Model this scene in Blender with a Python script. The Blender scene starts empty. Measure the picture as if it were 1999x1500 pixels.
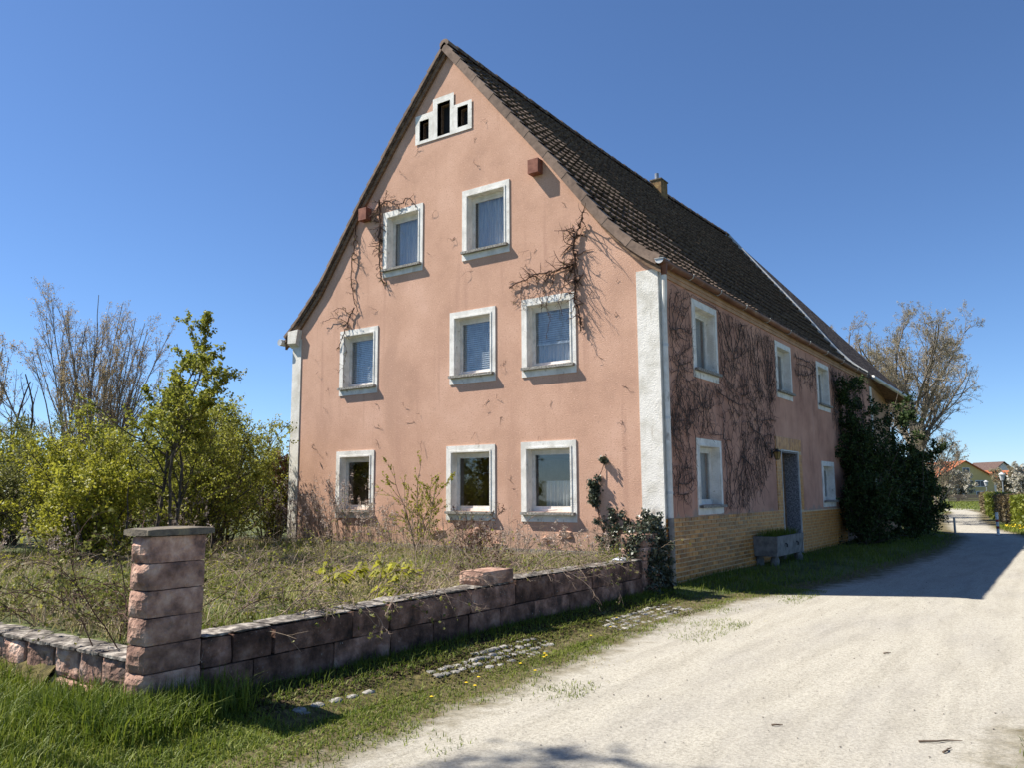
import bpy, bmesh, math, random
import numpy as np
from mathutils import Matrix, Vector
from mathutils.geometry import tessellate_polygon

# ------------------------------------------------------------------ camera, sky, sun
scene = bpy.context.scene
COL = scene.collection
cam_d = bpy.data.cameras.new('camera'); cam = bpy.data.objects.new('camera', cam_d); COL.objects.link(cam)
F_PX, PITCH, ROLL, YAW = 1558.93, .1353, .0059, 2.1761
fwv = Vector((math.cos(YAW)*math.cos(PITCH), math.sin(YAW)*math.cos(PITCH), math.sin(PITCH)))
rtv = Vector((math.sin(YAW), -math.cos(YAW), 0)); upv = rtv.cross(fwv)
r2 = rtv*math.cos(ROLL) - upv*math.sin(ROLL); u2 = rtv*math.sin(ROLL) + upv*math.cos(ROLL)
CAM = Vector((6.1859, -13.8802, 1.85))
cam.matrix_world = Matrix(((r2.x, u2.x, -fwv.x, CAM.x), (r2.y, u2.y, -fwv.y, CAM.y), (r2.z, u2.z, -fwv.z, CAM.z), (0, 0, 0, 1)))
cam_d.sensor_width = 36; cam_d.lens = F_PX/1999*36; cam_d.clip_end = 3000; cam_d.clip_start = .05
scene.camera = cam

SUN_EL, SUN_AZ = math.radians(50.8), math.radians(25.2)
sdir = Vector((math.cos(SUN_AZ)*math.cos(SUN_EL), math.sin(SUN_AZ)*math.cos(SUN_EL), -math.sin(SUN_EL)))
world = bpy.data.worlds.new('World'); scene.world = world; world.use_nodes = True
wn = world.node_tree; bg = wn.nodes['Background']
sky = wn.nodes.new('ShaderNodeTexSky'); sky.sky_type = 'NISHITA'; sky.sun_disc = False
sky.sun_elevation = SUN_EL; sky.sun_rotation = math.atan2(-sdir.x, -sdir.y)
sky.altitude = 0; sky.air_density = .8; sky.dust_density = .1; sky.ozone_density = 9
wn.links.new(sky.outputs[0], bg.inputs[0]); bg.inputs[1].default_value = .08
sun_d = bpy.data.lights.new('sun', 'SUN'); sun_d.energy = 5.0; sun_d.angle = math.radians(.53); sun_d.color = (1, .94, .84)
sun = bpy.data.objects.new('sun', sun_d); COL.objects.link(sun)
sun.rotation_euler = sdir.to_track_quat('-Z', 'Y').to_euler(); sun.location = (-20, -20, 40)
vs = scene.view_settings; vs.view_transform = 'Standard'; vs.look = 'None'; vs.exposure = 1.0; vs.gamma = 1; vs.use_curve_mapping = False

RNG = np.random.default_rng(7)

# ------------------------------------------------------------------ materials
def mat(name, cols, scale=4., detail=6., rough=.85, bump=0., bscale=40., bdist=.01, attr=None, attr_mix=.7, orand=0.,
        trans=0., spec=.3, metal=0., stretch=(1, 1, 1), spots=None, coord='Object', distort=0., low=None):
    """noise -> colour ramp, optional per-leaf attribute, per-object value variation, spots layer, bump and translucency"""
    m = bpy.data.materials.new(name); m.use_nodes = True
    t = m.node_tree; N = t.nodes; L = t.links
    b = N['Principled BSDF']; out = N['Material Output']
    b.inputs['Roughness'].default_value = rough; b.inputs['Metallic'].default_value = metal
    b.inputs['Specular IOR Level'].default_value = spec
    if coord == 'World':
        tc = N.new('ShaderNodeNewGeometry'); co = tc.outputs['Position']
    else:
        tc = N.new('ShaderNodeTexCoord'); co = tc.outputs['Object']
    mp = N.new('ShaderNodeMapping'); mp.inputs['Scale'].default_value = stretch; L.new(co, mp.inputs[0]); co = mp.outputs[0]
    if orand:
        oi = N.new('ShaderNodeObjectInfo'); ad = N.new('ShaderNodeVectorMath'); ad.operation = 'ADD'
        mu = N.new('ShaderNodeMath'); mu.operation = 'MULTIPLY'; mu.inputs[1].default_value = 37.
        L.new(oi.outputs['Random'], mu.inputs[0]); L.new(co, ad.inputs[0]); L.new(mu.outputs[0], ad.inputs[1]); co = ad.outputs[0]
    nz = N.new('ShaderNodeTexNoise'); nz.inputs['Scale'].default_value = scale; nz.inputs['Detail'].default_value = detail
    nz.inputs['Roughness'].default_value = .62; nz.inputs['Distortion'].default_value = distort
    L.new(co, nz.inputs['Vector'])
    fac = nz.outputs['Fac']
    if attr:
        at = N.new('ShaderNodeAttribute'); at.attribute_name = attr
        mx = N.new('ShaderNodeMix'); mx.data_type = 'FLOAT'; mx.inputs[0].default_value = attr_mix
        L.new(fac, mx.inputs[2]); L.new(at.outputs['Fac'], mx.inputs[3]); fac = mx.outputs[0]
    rp = N.new('ShaderNodeValToRGB'); L.new(fac, rp.inputs[0])
    els = rp.color_ramp.elements
    while len(els) < len(cols): els.new(.5)
    for e, (p, c) in zip(els, cols): e.position = p if attr else .5+(p-.5)*.62; e.color = (*c, 1)
    colr = rp.outputs[0]
    if spots:   # (scale, threshold, colour, stretch)
        for (ss, th, sc, st) in spots:
            m2 = N.new('ShaderNodeMapping'); m2.inputs['Scale'].default_value = st; L.new(tc.outputs['Position' if coord == 'World' else 'Object'], m2.inputs[0])
            n2 = N.new('ShaderNodeTexNoise'); n2.inputs['Scale'].default_value = ss; n2.inputs['Detail'].default_value = 5; L.new(m2.outputs[0], n2.inputs['Vector'])
            r_ = N.new('ShaderNodeMapRange'); r_.inputs[1].default_value = th; r_.inputs[2].default_value = th+.12; L.new(n2.outputs['Fac'], r_.inputs[0])
            mm = N.new('ShaderNodeMix'); mm.data_type = 'RGBA'; mm.inputs[7].default_value = (*sc, 1)
            L.new(r_.outputs[0], mm.inputs[0]); L.new(colr, mm.inputs[6]); colr = mm.outputs[2]
    if low:     # damp and flaking near the foot of a wall
        z0, z1, lc, lsc = low
        sx = N.new('ShaderNodeSeparateXYZ'); L.new(tc.outputs['Object'], sx.inputs[0]); lr = N.new('ShaderNodeMapRange'); lr.inputs[1].default_value = z0; lr.inputs[2].default_value = z1; lr.inputs[3].default_value = .42; lr.inputs[4].default_value = -.25; L.new(sx.outputs['Z'], lr.inputs[0])
        ln_ = N.new('ShaderNodeTexNoise'); ln_.inputs['Scale'].default_value = lsc; ln_.inputs['Detail'].default_value = 7; L.new(tc.outputs['Object'], ln_.inputs['Vector']); la = N.new('ShaderNodeMath'); la.operation = 'ADD'; L.new(ln_.outputs['Fac'], la.inputs[0]); L.new(lr.outputs[0], la.inputs[1])
        l2_ = N.new('ShaderNodeMapRange'); l2_.inputs[1].default_value = .68; l2_.inputs[2].default_value = .78; L.new(la.outputs[0], l2_.inputs[0]); lm = N.new('ShaderNodeMix'); lm.data_type = 'RGBA'; lm.inputs[7].default_value = (*lc, 1); L.new(l2_.outputs[0], lm.inputs[0]); L.new(colr, lm.inputs[6]); colr = lm.outputs[2]
    if orand:
        hs = N.new('ShaderNodeHueSaturation'); mr = N.new('ShaderNodeMapRange'); mr.inputs[3].default_value = 1-orand; mr.inputs[4].default_value = 1+orand
        L.new(oi.outputs['Random'], mr.inputs[0]); L.new(mr.outputs[0], hs.inputs['Value']); L.new(colr, hs.inputs['Color']); colr = hs.outputs[0]
    L.new(colr, b.inputs['Base Color'])
    if bump:
        n3 = N.new('ShaderNodeTexNoise'); n3.inputs['Scale'].default_value = bscale; n3.inputs['Detail'].default_value = 4; L.new(co, n3.inputs['Vector'])
        bp = N.new('ShaderNodeBump'); bp.inputs['Strength'].default_value = bump; bp.inputs['Distance'].default_value = bdist
        L.new(n3.outputs['Fac'], bp.inputs['Height']); L.new(bp.outputs[0], b.inputs['Normal'])
    if trans:
        tr = N.new('ShaderNodeBsdfTranslucent'); L.new(colr, tr.inputs[0]); ms = N.new('ShaderNodeMixShader'); ms.inputs[0].default_value = trans
        L.new(b.outputs[0], ms.inputs[1]); L.new(tr.outputs[0], ms.inputs[2]); L.new(ms.outputs[0], out.inputs[0])
    return m

def two(c, k=.75, d=1.15): return [(.3, tuple(v*k for v in c)), (.7, tuple(min(1, v*d) for v in c))]
MT = {}
MT['pink'] = mat('pink_plaster', [(.18, (.45, .272, .195)), (.42, (.555, .338, .242)), (.6, (.605, .375, .272)), (.8, (.66, .42, .315))], .7, 12, .95, .5, 52, .018, spec=.1,
                 spots=[(.5, .58, (.50, .305, .22), (1.6, 1.6, .7)), (1.3, .585, (.50, .30, .218), (2.6, 2.6, .20)), (30, .56, (.465, .275, .195), (1, 1, 1)), (33, .59, (.71, .475, .36), (1, 1, 1)), (5.5, .69, (.40, .255, .195), (1, 1, 1))], low=(.7, 1.9, (.46, .30, .225), 3.5))
MT['pinkside'] = mat('pink_plaster_shaded', [(.22, (.36, .19, .138)), (.45, (.495, .27, .195)), (.72, (.60, .34, .245))], .8, 9, .95, .5, 30, .015, spec=.1,  # same plaster as the gable, colour darkened for the shaded side wall
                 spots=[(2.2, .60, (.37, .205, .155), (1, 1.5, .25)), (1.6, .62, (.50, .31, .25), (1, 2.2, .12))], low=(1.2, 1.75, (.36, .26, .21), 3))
MT['white'] = mat('white_plaster', [(.3, (.62, .60, .55)), (.6, (.80, .78, .73))], 3, 8, .9, .6, 45, .014, spec=.15, spots=[(9, .63, (.40, .36, .30), (1, 1, 1)), (2.2, .6, (.60, .57, .51), (2, 2, .5)), (45, .64, (.42, .38, .32), (1, 1, 1))])
MT['quoin'] = mat('quoin_plaster', [(.3, (.60, .57, .50)), (.6, (.78, .75, .69))], 2.2, 8, .9, .7, 45, .014, spec=.15, spots=[(3.5, .62, (.52, .47, .40), (2, 2, .4)), (50, .63, (.50, .46, .40), (1, 1, 1))], low=(.7, 2.4, (.38, .33, .28), 5))
MT['frame'] = mat('window_paint', [(.3, (.60, .58, .53)), (.7, (.76, .74, .70))], 5, 6, .5, spec=.4, spots=[(22, .66, (.28, .24, .2), (1, 1, 1))])
MT['sill'] = mat('sill_stone', [(.32, (.12, .11, .10)), (.5, (.24, .23, .21)), (.68, (.40, .38, .33))], 26, 8, .9, .6, 60, .01)
MT['plinth'] = mat('plinth_render', [(.3, (.16, .15, .14)), (.7, (.30, .28, .25))], 5, 8, .95, .6, 25, .02)
MT['tile'] = mat('roof_tile', [(.3, (.065, .045, .035)), (.55, (.145, .102, .080)), (.75, (.23, .175, .13))], 9, 8, .95, .5, 60, .012, orand=.35, spec=.15,
                 spots=[(14, .66, (.13, .11, .07), (1, 1, 1))])
MT['verge'] = mat('verge_tile', [(.3, (.15, .105, .08)), (.7, (.24, .17, .13))], 6, 7, .9, .3, 50, .006, orand=.15, spots=[(12, .64, (.09, .075, .06), (1, 1, 1))])
MT['wood'] = mat('old_wood', [(.3, (.12, .07, .045)), (.7, (.24, .15, .09))], 6, 7, .85, .4, 40, .006, stretch=(1, 1, 4))
MT['redwood'] = mat('red_brown_beam', [(.3, (.17, .062, .042)), (.7, (.27, .11, .075))], 9, 7, .85, .4, 40, .006)
MT['copper'] = mat('brown_gutter', [(.3, (.13, .052, .030)), (.6, (.20, .088, .05)), (.8, (.27, .15, .095))], 3, 7, .6, orand=.2, spec=.4, stretch=(1, .5, 1), spots=[(5, .63, (.42, .38, .34), (1, 1, 1))])
MT['zinc'] = mat('zinc_sheet', [(.3, (.42, .43, .43)), (.7, (.62, .62, .60))], 3, 6, .5, spec=.5, metal=.3)
MT['pipewhite'] = mat('downpipe_paint', [(.3, (.55, .53, .48)), (.7, (.74, .72, .67))], 3, 6, .6, spots=[(5, .62, (.33, .29, .25), (1, 1, .6))])
MT['cornice'] = mat('ochre_cornice', [(.3, (.36, .215, .13)), (.7, (.48, .30, .19))], 2, 8, .9, .3, 30, .01)
MT['brick'] = mat('ochre_wall_tile', [(.22, (.24, .092, .020)), (.5, (.41, .172, .036)), (.78, (.52, .25, .062))], 7, 6, .42, .25, 30, .004, orand=.36, spec=.4)
MT['grout'] = mat('grout', [(.3, (.46, .35, .22)), (.7, (.60, .48, .33))], 8, 6, .95)
MT['jamb'] = mat('blue_grey_terrazzo', [(.36, (.10, .10, .112)), (.5, (.19, .19, .205)), (.64, (.29, .29, .31))], 26, 9, .6, spec=.4)
MT['dark'] = mat('dark_interior', two((.02, .02, .022)), 3, 3, .9)
MT['curtain'] = mat('net_curtain', [(.3, (.36, .37, .38)), (.7, (.52, .52, .52))], 9, 5, .95, stretch=(6, 6, .3))
MT['blind'] = mat('blind_slat', two((.62, .64, .66)), 6, 4, .6)
MT['chim'] = mat('chimney_brick', [(.3, (.14, .09, .045)), (.55, (.24, .15, .07)), (.75, (.30, .21, .09))], 7, 8, .95, .5, 25, .02)
MT['stone'] = mat('red_sandstone', [(.24, (.15, .092, .075)), (.42, (.31, .185, .14)), (.58, (.45, .285, .215)), (.78, (.58, .42, .34))], 5, 10, .95, .9, 26, .025, orand=.28, spec=.15,
                  spots=[(3.2, .57, (.13, .095, .082), (1, 1, 1)), (38, .68, (.42, .38, .33), (1, 1, 1))])
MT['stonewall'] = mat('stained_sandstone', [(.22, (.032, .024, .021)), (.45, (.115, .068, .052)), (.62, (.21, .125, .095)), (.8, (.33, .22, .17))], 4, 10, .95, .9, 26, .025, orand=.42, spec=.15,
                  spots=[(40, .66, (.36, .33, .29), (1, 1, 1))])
MT['coping'] = mat('lichen_coping', [(.3, (.06, .052, .046)), (.5, (.15, .132, .115)), (.7, (.34, .31, .27))], 10, 10, .95, .7, 30, .015, orand=.15)
MT['cap'] = mat('cap_slab', [(.3, (.085, .072, .058)), (.55, (.155, .13, .10)), (.75, (.22, .185, .12))], 8, 10, .95, .6, 45, .012)
MT['cobble'] = mat('pale_cobble', [(.3, (.15, .14, .125)), (.7, (.33, .31, .28))], 12, 8, .95, .6, 40, .01, orand=.2)
MT['concrete'] = mat('trough_concrete', [(.3, (.13, .125, .115)), (.7, (.25, .24, .225))], 6, 9, .95, .6, 30, .01)
MT['bark'] = mat('bark', [(.3, (.045, .036, .03)), (.7, (.12, .10, .08))], 9, 6, .95)
MT['barkgrey'] = mat('grey_bark', [(.3, (.13, .108, .085)), (.7, (.27, .235, .19))], 3, 6, .95)
MT['vine'] = mat('vine_wood', [(.3, (.050, .028, .020)), (.7, (.12, .068, .048))], 8, 6, .95)
MT['vinedark'] = mat('creeper_wood', [(.3, (.060, .042, .036)), (.7, (.145, .105, .090))], 6, 5, .95)
MT['cane'] = mat('dry_cane', [(.3, (.11, .075, .055)), (.7, (.30, .225, .17))], 3, 5, .9)
MT['drystem'] = mat('dry_stem', [(.3, (.22, .16, .11)), (.7, (.46, .37, .27))], 3, 5, .9)
MT['straw'] = mat('dry_straw', [(.2, (.20, .15, .10)), (.8, (.46, .38, .28))], 3, 5, .9, attr='rnd', trans=.2)
MT['plume'] = mat('seed_plume', [(.2, (.30, .235, .20)), (.8, (.56, .47, .41))], 3, 5, .95, attr='rnd', trans=.3)
def leafm(name, a, b, c, trans=.35, rough=.55, spec=.35): return mat(name, [(.12, a), (.5, b), (.88, c)], 1.3, 4, rough, attr='rnd', attr_mix=.75, trans=trans, spec=spec)
MT['leafgreen'] = leafm('hawthorn_leaf', (.12, .135, .018), (.24, .255, .035), (.40, .39, .075), .5)
MT['leafyellow'] = leafm('spring_leaf', (.16, .165, .018), (.30, .30, .032), (.44, .42, .065), .5)
MT['leafolive'] = leafm('olive_leaf', (.075, .085, .02), (.16, .17, .04), (.27, .26, .075), .45)
MT['leafdark'] = leafm('evergreen_leaf', (.014, .026, .009), (.036, .062, .018), (.085, .125, .04), .12, .55, .12)
MT['leafivy'] = leafm('ivy_leaf', (.022, .034, .018), (.050, .066, .036), (.15, .155, .115), .1, .4, .5)
MT['leafbud'] = leafm('bronze_bud', (.20, .135, .06), (.34, .25, .12), (.46, .37, .20), .5)
MT['leafbudgrey'] = leafm('catkin_bud', (.20, .165, .10), (.34, .29, .19), (.46, .41, .27), .5)
MT['leafred'] = leafm('bronze_red_leaf', (.06, .025, .02), (.12, .055, .035), (.16, .13, .05))
MT['blossom'] = leafm('blossom', (.20, .19, .12), (.48, .45, .38), (.74, .72, .66))
MT['grass'] = mat('grass_blade', [(.06, (.035, .062, .007)), (.35, (.10, .145, .014)), (.65, (.19, .23, .028)), (.95, (.33, .32, .08))], 1.2, 4, .6, attr='rnd', attr_mix=.6, trans=.35, spec=.3, coord='World')
MT['grassdry'] = mat('rough_grass_blade', [(.08, (.11, .12, .028)), (.4, (.25, .235, .08)), (.7, (.43, .37, .18)), (.95, (.62, .53, .34))], .9, 4, .7, attr='rnd', attr_mix=.65, trans=.3, spec=.2, coord='World')
MT['moss'] = mat('moss', [(.3, (.045, .037, .014)), (.55, (.09, .075, .024)), (.75, (.15, .12, .045))], 14, 8, .98, .9, 60, .02, coord='World')
MT['yellow'] = mat('dandelion_yellow', two((.72, .50, .02)), 5, 3, .8)
MT['stemgreen'] = mat('stem_green', two((.08, .12, .03)), 5, 3, .8)
MT['gravelstone'] = mat('loose_stone', two((.30, .27, .23)), 8, 6, .95, orand=.35)
MT['twig'] = mat('fallen_twig', two((.14, .10, .07)), 8, 6, .95)
MT['glassamber'] = mat('amber_glass', two((.26, .17, .06)), 5, 3, .25, spec=.5)
MT['iron'] = mat('black_iron', two((.02, .02, .02)), 5, 4, .5, spec=.5)
MT['steel'] = mat('galvanised_steel', two((.34, .35, .36)), 4, 5, .45, metal=.6)
MT['whitepaint'] = mat('white_paint', two((.72, .72, .70)), 3, 5, .5)
MT['redpaint'] = mat('red_paint', two((.34, .05, .04)), 3, 5, .5)
MT['houseyellow'] = mat('yellow_render', two((.62, .47, .21), .9, 1.1), .4, 5, .95)
MT['housewhite'] = mat('white_render', two((.72, .70, .66), .95, 1.05), .4, 5, .95)
MT['orangeroof'] = mat('orange_roof', [(.3, (.34, .10, .045)), (.7, (.50, .17, .075))], 2.5, 5, .9)
MT['brownroof'] = mat('brown_roof', two((.10, .065, .055)), 2.5, 5, .9)
MT['fencewood'] = mat('grey_picket', two((.13, .105, .085)), 3, 5, .95)
MT['solar'] = mat('solar_panel', two((.05, .06, .08)), 3, 4, .25, spec=.6)
MT['hedgegreen'] = leafm('hedge_leaf', (.065, .095, .012), (.15, .175, .02), (.26, .27, .035))
MT['hedgebrown'] = leafm('winter_hedge_leaf', (.085, .062, .035), (.16, .12, .065), (.22, .19, .09))
MT['litter'] = leafm('dead_leaf', (.022, .016, .010), (.05, .036, .022), (.13, .095, .055), .1, .8, .1)
MT['plastic'] = mat('white_plastic', two((.55, .58, .62)), 5, 3, .4)

def glass_mat():
    m = bpy.data.materials.new('window_glass'); m.use_nodes = True; t = m.node_tree; N = t.nodes; L = t.links; N.clear()
    o = N.new('ShaderNodeOutputMaterial'); tr = N.new('ShaderNodeBsdfTransparent'); gl = N.new('ShaderNodeBsdfGlossy'); mx = N.new('ShaderNodeMixShader'); lw = N.new('ShaderNodeLayerWeight'); pw = N.new('ShaderNodeMath'); pw.operation = 'POWER'; pw.inputs[1].default_value = 4.; fr = N.new('ShaderNodeMath'); fr.operation = 'MULTIPLY_ADD'; fr.inputs[1].default_value = .8; fr.inputs[2].default_value = .075; L.new(lw.outputs['Facing'], pw.inputs[0]); L.new(pw.outputs[0], fr.inputs[0])
    gl.inputs['Roughness'].default_value = .02; tr.inputs[0].default_value = (.91, .935, .945, 1)
    nz = N.new('ShaderNodeTexNoise'); nz.inputs['Scale'].default_value = 1.4; bp = N.new('ShaderNodeBump'); bp.inputs['Strength'].default_value = .04; bp.inputs['Distance'].default_value = .05
    L.new(nz.outputs[0], bp.inputs['Height']); L.new(bp.outputs[0], gl.inputs['Normal'])
    L.new(fr.outputs[0], mx.inputs[0]); L.new(tr.outputs[0], mx.inputs[1]); L.new(gl.outputs[0], mx.inputs[2]); L.new(mx.outputs[0], o.inputs[0])
    return m
MT['glass'] = glass_mat()

def road_mat():
    m = bpy.data.materials.new('gravel_road'); m.use_nodes = True; t = m.node_tree; N = t.nodes; L = t.links
    b = N['Principled BSDF']; b.inputs['Roughness'].default_value = .97; b.inputs['Specular IOR Level'].default_value = .1
    g = N.new('ShaderNodeNewGeometry')
    def noise(sc, st=(1, 1, 1), det=6, ro=.6):
        mp = N.new('ShaderNodeMapping'); mp.inputs['Scale'].default_value = st; L.new(g.outputs['Position'], mp.inputs[0])
        n = N.new('ShaderNodeTexNoise'); n.inputs['Scale'].default_value = sc; n.inputs['Detail'].default_value = det; n.inputs['Roughness'].default_value = ro; L.new(mp.outputs[0], n.inputs['Vector']); return n.outputs['Fac']
    def ramp(f, cols):
        r = N.new('ShaderNodeValToRGB'); L.new(f, r.inputs[0]); e = r.color_ramp.elements
        while len(e) < len(cols): e.new(.5)
        for q, (p, c) in zip(e, cols): q.position = p; q.color = (*c, 1)
        return r.outputs[0]
    def mix(f, a, c, mode='MIX'):
        x = N.new('ShaderNodeMix'); x.data_type = 'RGBA'; x.blend_type = mode
        (L.new(f, x.inputs[0]) if not isinstance(f, float) else setattr(x.inputs[0], 'default_value', f)); L.new(a, x.inputs[6]); L.new(c, x.inputs[7]); return x.outputs[2]
    fine = ramp(noise(46, det=8, ro=.8), [(.33, (.10, .09, .078)), (.42, (.29, .27, .226)), (.52, (.395, .368, .31)), (.68, (.52, .49, .42))])
    grey = ramp(noise(30, det=9, ro=.8), [(.32, (.14, .13, .12)), (.5, (.31, .29, .255)), (.68, (.52, .49, .43))])
    big = N.new('ShaderNodeMapRange'); big.inputs[1].default_value = .48; big.inputs[2].default_value = .74; L.new(noise(.55, (1.5, .45, 1), 7), big.inputs[0])
    c = mix(big.outputs[0], fine, grey)
    tr = ramp(noise(2.6, (1.6, .22, 1), 6), [(.36, (.88, .875, .865)), (.56, (1.0, 1.0, 1.0))])
    c = mix(1.0, c, tr, 'MULTIPLY')
    at = N.new('ShaderNodeAttribute'); at.attribute_name = 'edge'
    ma = N.new('ShaderNodeMath'); ma.operation = 'MULTIPLY_ADD'; ma.inputs[1].default_value = 1.1; L.new(noise(3.2, det=8), ma.inputs[0]); L.new(at.outputs['Fac'], ma.inputs[2])
    er = N.new('ShaderNodeMapRange'); er.inputs[1].default_value = .36; er.inputs[2].default_value = .85; L.new(ma.outputs[0], er.inputs[0])
    soil = ramp(noise(16, det=8, ro=.7), [(.3, (.055, .048, .022)), (.5, (.115, .095, .05)), (.7, (.20, .165, .095))])
    c = mix(er.outputs[0], soil, c)
    L.new(c, b.inputs['Base Color'])
    bp = N.new('ShaderNodeBump'); bp.inputs['Strength'].default_value = .75; bp.inputs['Distance'].default_value = .013; L.new(noise(50, det=7, ro=.75), bp.inputs['Height'])
    bp2 = N.new('ShaderNodeBump'); bp2.inputs['Strength'].default_value = .22; bp2.inputs['Distance'].default_value = .08; L.new(noise(1.6, (1.4, .5, 1), 4), bp2.inputs['Height'])
    L.new(bp.outputs[0], bp2.inputs['Normal']); L.new(bp2.outputs[0], b.inputs['Normal'])
    return m
MT['road'] = road_mat()
MT['ground'] = mat('turf_soil', [(.28, (.034, .040, .014)), (.45, (.065, .080, .024)), (.6, (.10, .115, .036)), (.78, (.17, .15, .075))], .6, 12, .98, .8, 18, .04, coord='World',
                   spots=[(7, .60, (.10, .078, .045), (1, 1, 1))])

# ------------------------------------------------------------------ mesh helpers
def mk(name, V, F, m, parent=None, attrs=None, smooth=False, kind=None, fix=False):
    """F: list of faces, or dict(q=(n,4) array, t=(n,3) array)"""
    me = bpy.data.meshes.new(name)
    V = np.asarray(V, dtype=np.float32).reshape(-1, 3)
    if isinstance(F, dict):
        q = np.asarray(F.get('q', np.zeros((0, 4))), dtype=np.int32).reshape(-1, 4); tt = np.asarray(F.get('t', np.zeros((0, 3))), dtype=np.int32).reshape(-1, 3)
        nl = q.size + tt.size; nf = len(q)+len(tt)
        me.vertices.add(len(V)); me.vertices.foreach_set('co', V.ravel())
        me.loops.add(nl); me.loops.foreach_set('vertex_index', np.concatenate([q.ravel(), tt.ravel()]))
        me.polygons.add(nf); st = np.concatenate([np.arange(len(q))*4, q.size+np.arange(len(tt))*3]).astype(np.int32)
        me.polygons.foreach_set('loop_start', st)
        me.update(calc_edges=True); me.validate()
    else:
        me.from_pydata([tuple(map(float, v)) for v in V], [], [tuple(map(int, f)) for f in F]); me.update()
    if fix:
        bm = bmesh.new(); bm.from_mesh(me); bmesh.ops.recalc_face_normals(bm, faces=bm.faces[:]); bm.to_mesh(me); bm.free()
    if attrs:
        for k, a in attrs.items():
            la = me.attributes.new(k, 'FLOAT', 'POINT'); la.data.foreach_set('value', np.asarray(a, dtype=np.float32))
    if smooth: me.polygons.foreach_set('use_smooth', np.ones(len(me.polygons), dtype=bool))
    if m is not None: me.materials.append(MT[m] if isinstance(m, str) else m)
    o = bpy.data.objects.new(name, me); COL.objects.link(o)
    if parent is not None: o.parent = parent
    if kind: o['kind'] = kind
    return o
def inst(name, me, parent, mtx):
    o = bpy.data.objects.new(name, me); COL.objects.link(o); o.parent = parent; o.matrix_basis = mtx; return o
def thing(name, label, cat, loc=(0, 0, 0), group=None, rz=0.):
    o = bpy.data.objects.new(name, None); COL.objects.link(o); o.location = loc; o.rotation_euler = (0, 0, rz); o.empty_display_size = .2
    o['label'] = label; o['category'] = cat
    if group: o['group'] = group
    return o
def tag(o, label, cat, group=None):
    o['label'] = label; o['category'] = cat
    if group: o['group'] = group
    return o
class MB:
    def __init__(s): s.V = []; s.F = []
    def add(s, V, F):
        b = len(s.V); s.V += [tuple(v) for v in V]; s.F += [tuple(i+b for i in f) for f in F]; return s
    def box(s, x0, x1, y0, y1, z0, z1):
        V = [(x, y, z) for z in (z0, z1) for y in (y0, y1) for x in (x0, x1)]
        return s.add(V, [(0, 2, 3, 1), (4, 5, 7, 6), (0, 1, 5, 4), (2, 6, 7, 3), (0, 4, 6, 2), (1, 3, 7, 5)])
    def tube(s, pts, rad, k=8, cap=True):
        P = [Vector(p) for p in pts]; n = len(P); R = rad if hasattr(rad, '__len__') else [rad]*n; V = []; F = []
        prev = None
        for i in range(n):
            t = (P[min(i+1, n-1)]-P[max(i-1, 0)]).normalized()
            a = prev - t*prev.dot(t) if prev is not None else t.orthogonal()
            a.normalize(); prev = a; b = t.cross(a)
            for j in range(k):
                an = 2*math.pi*j/k; V.append(P[i]+(a*math.cos(an)+b*math.sin(an))*R[i])
        for i in range(n-1):
            for j in range(k): F.append((i*k+j, i*k+(j+1) % k, (i+1)*k+(j+1) % k, (i+1)*k+j))
        if cap: F.append(tuple(range(k))[::-1]); F.append(tuple((n-1)*k+j for j in range(k)))
        return s.add(V, F)
    def mapv(s, fn): s.V = [fn(*v) for v in s.V]; return s
    def build(s, name, m, parent=None, **kw): return mk(name, s.V, s.F, m, parent, fix=kw.pop('fix', True), **kw)

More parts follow.
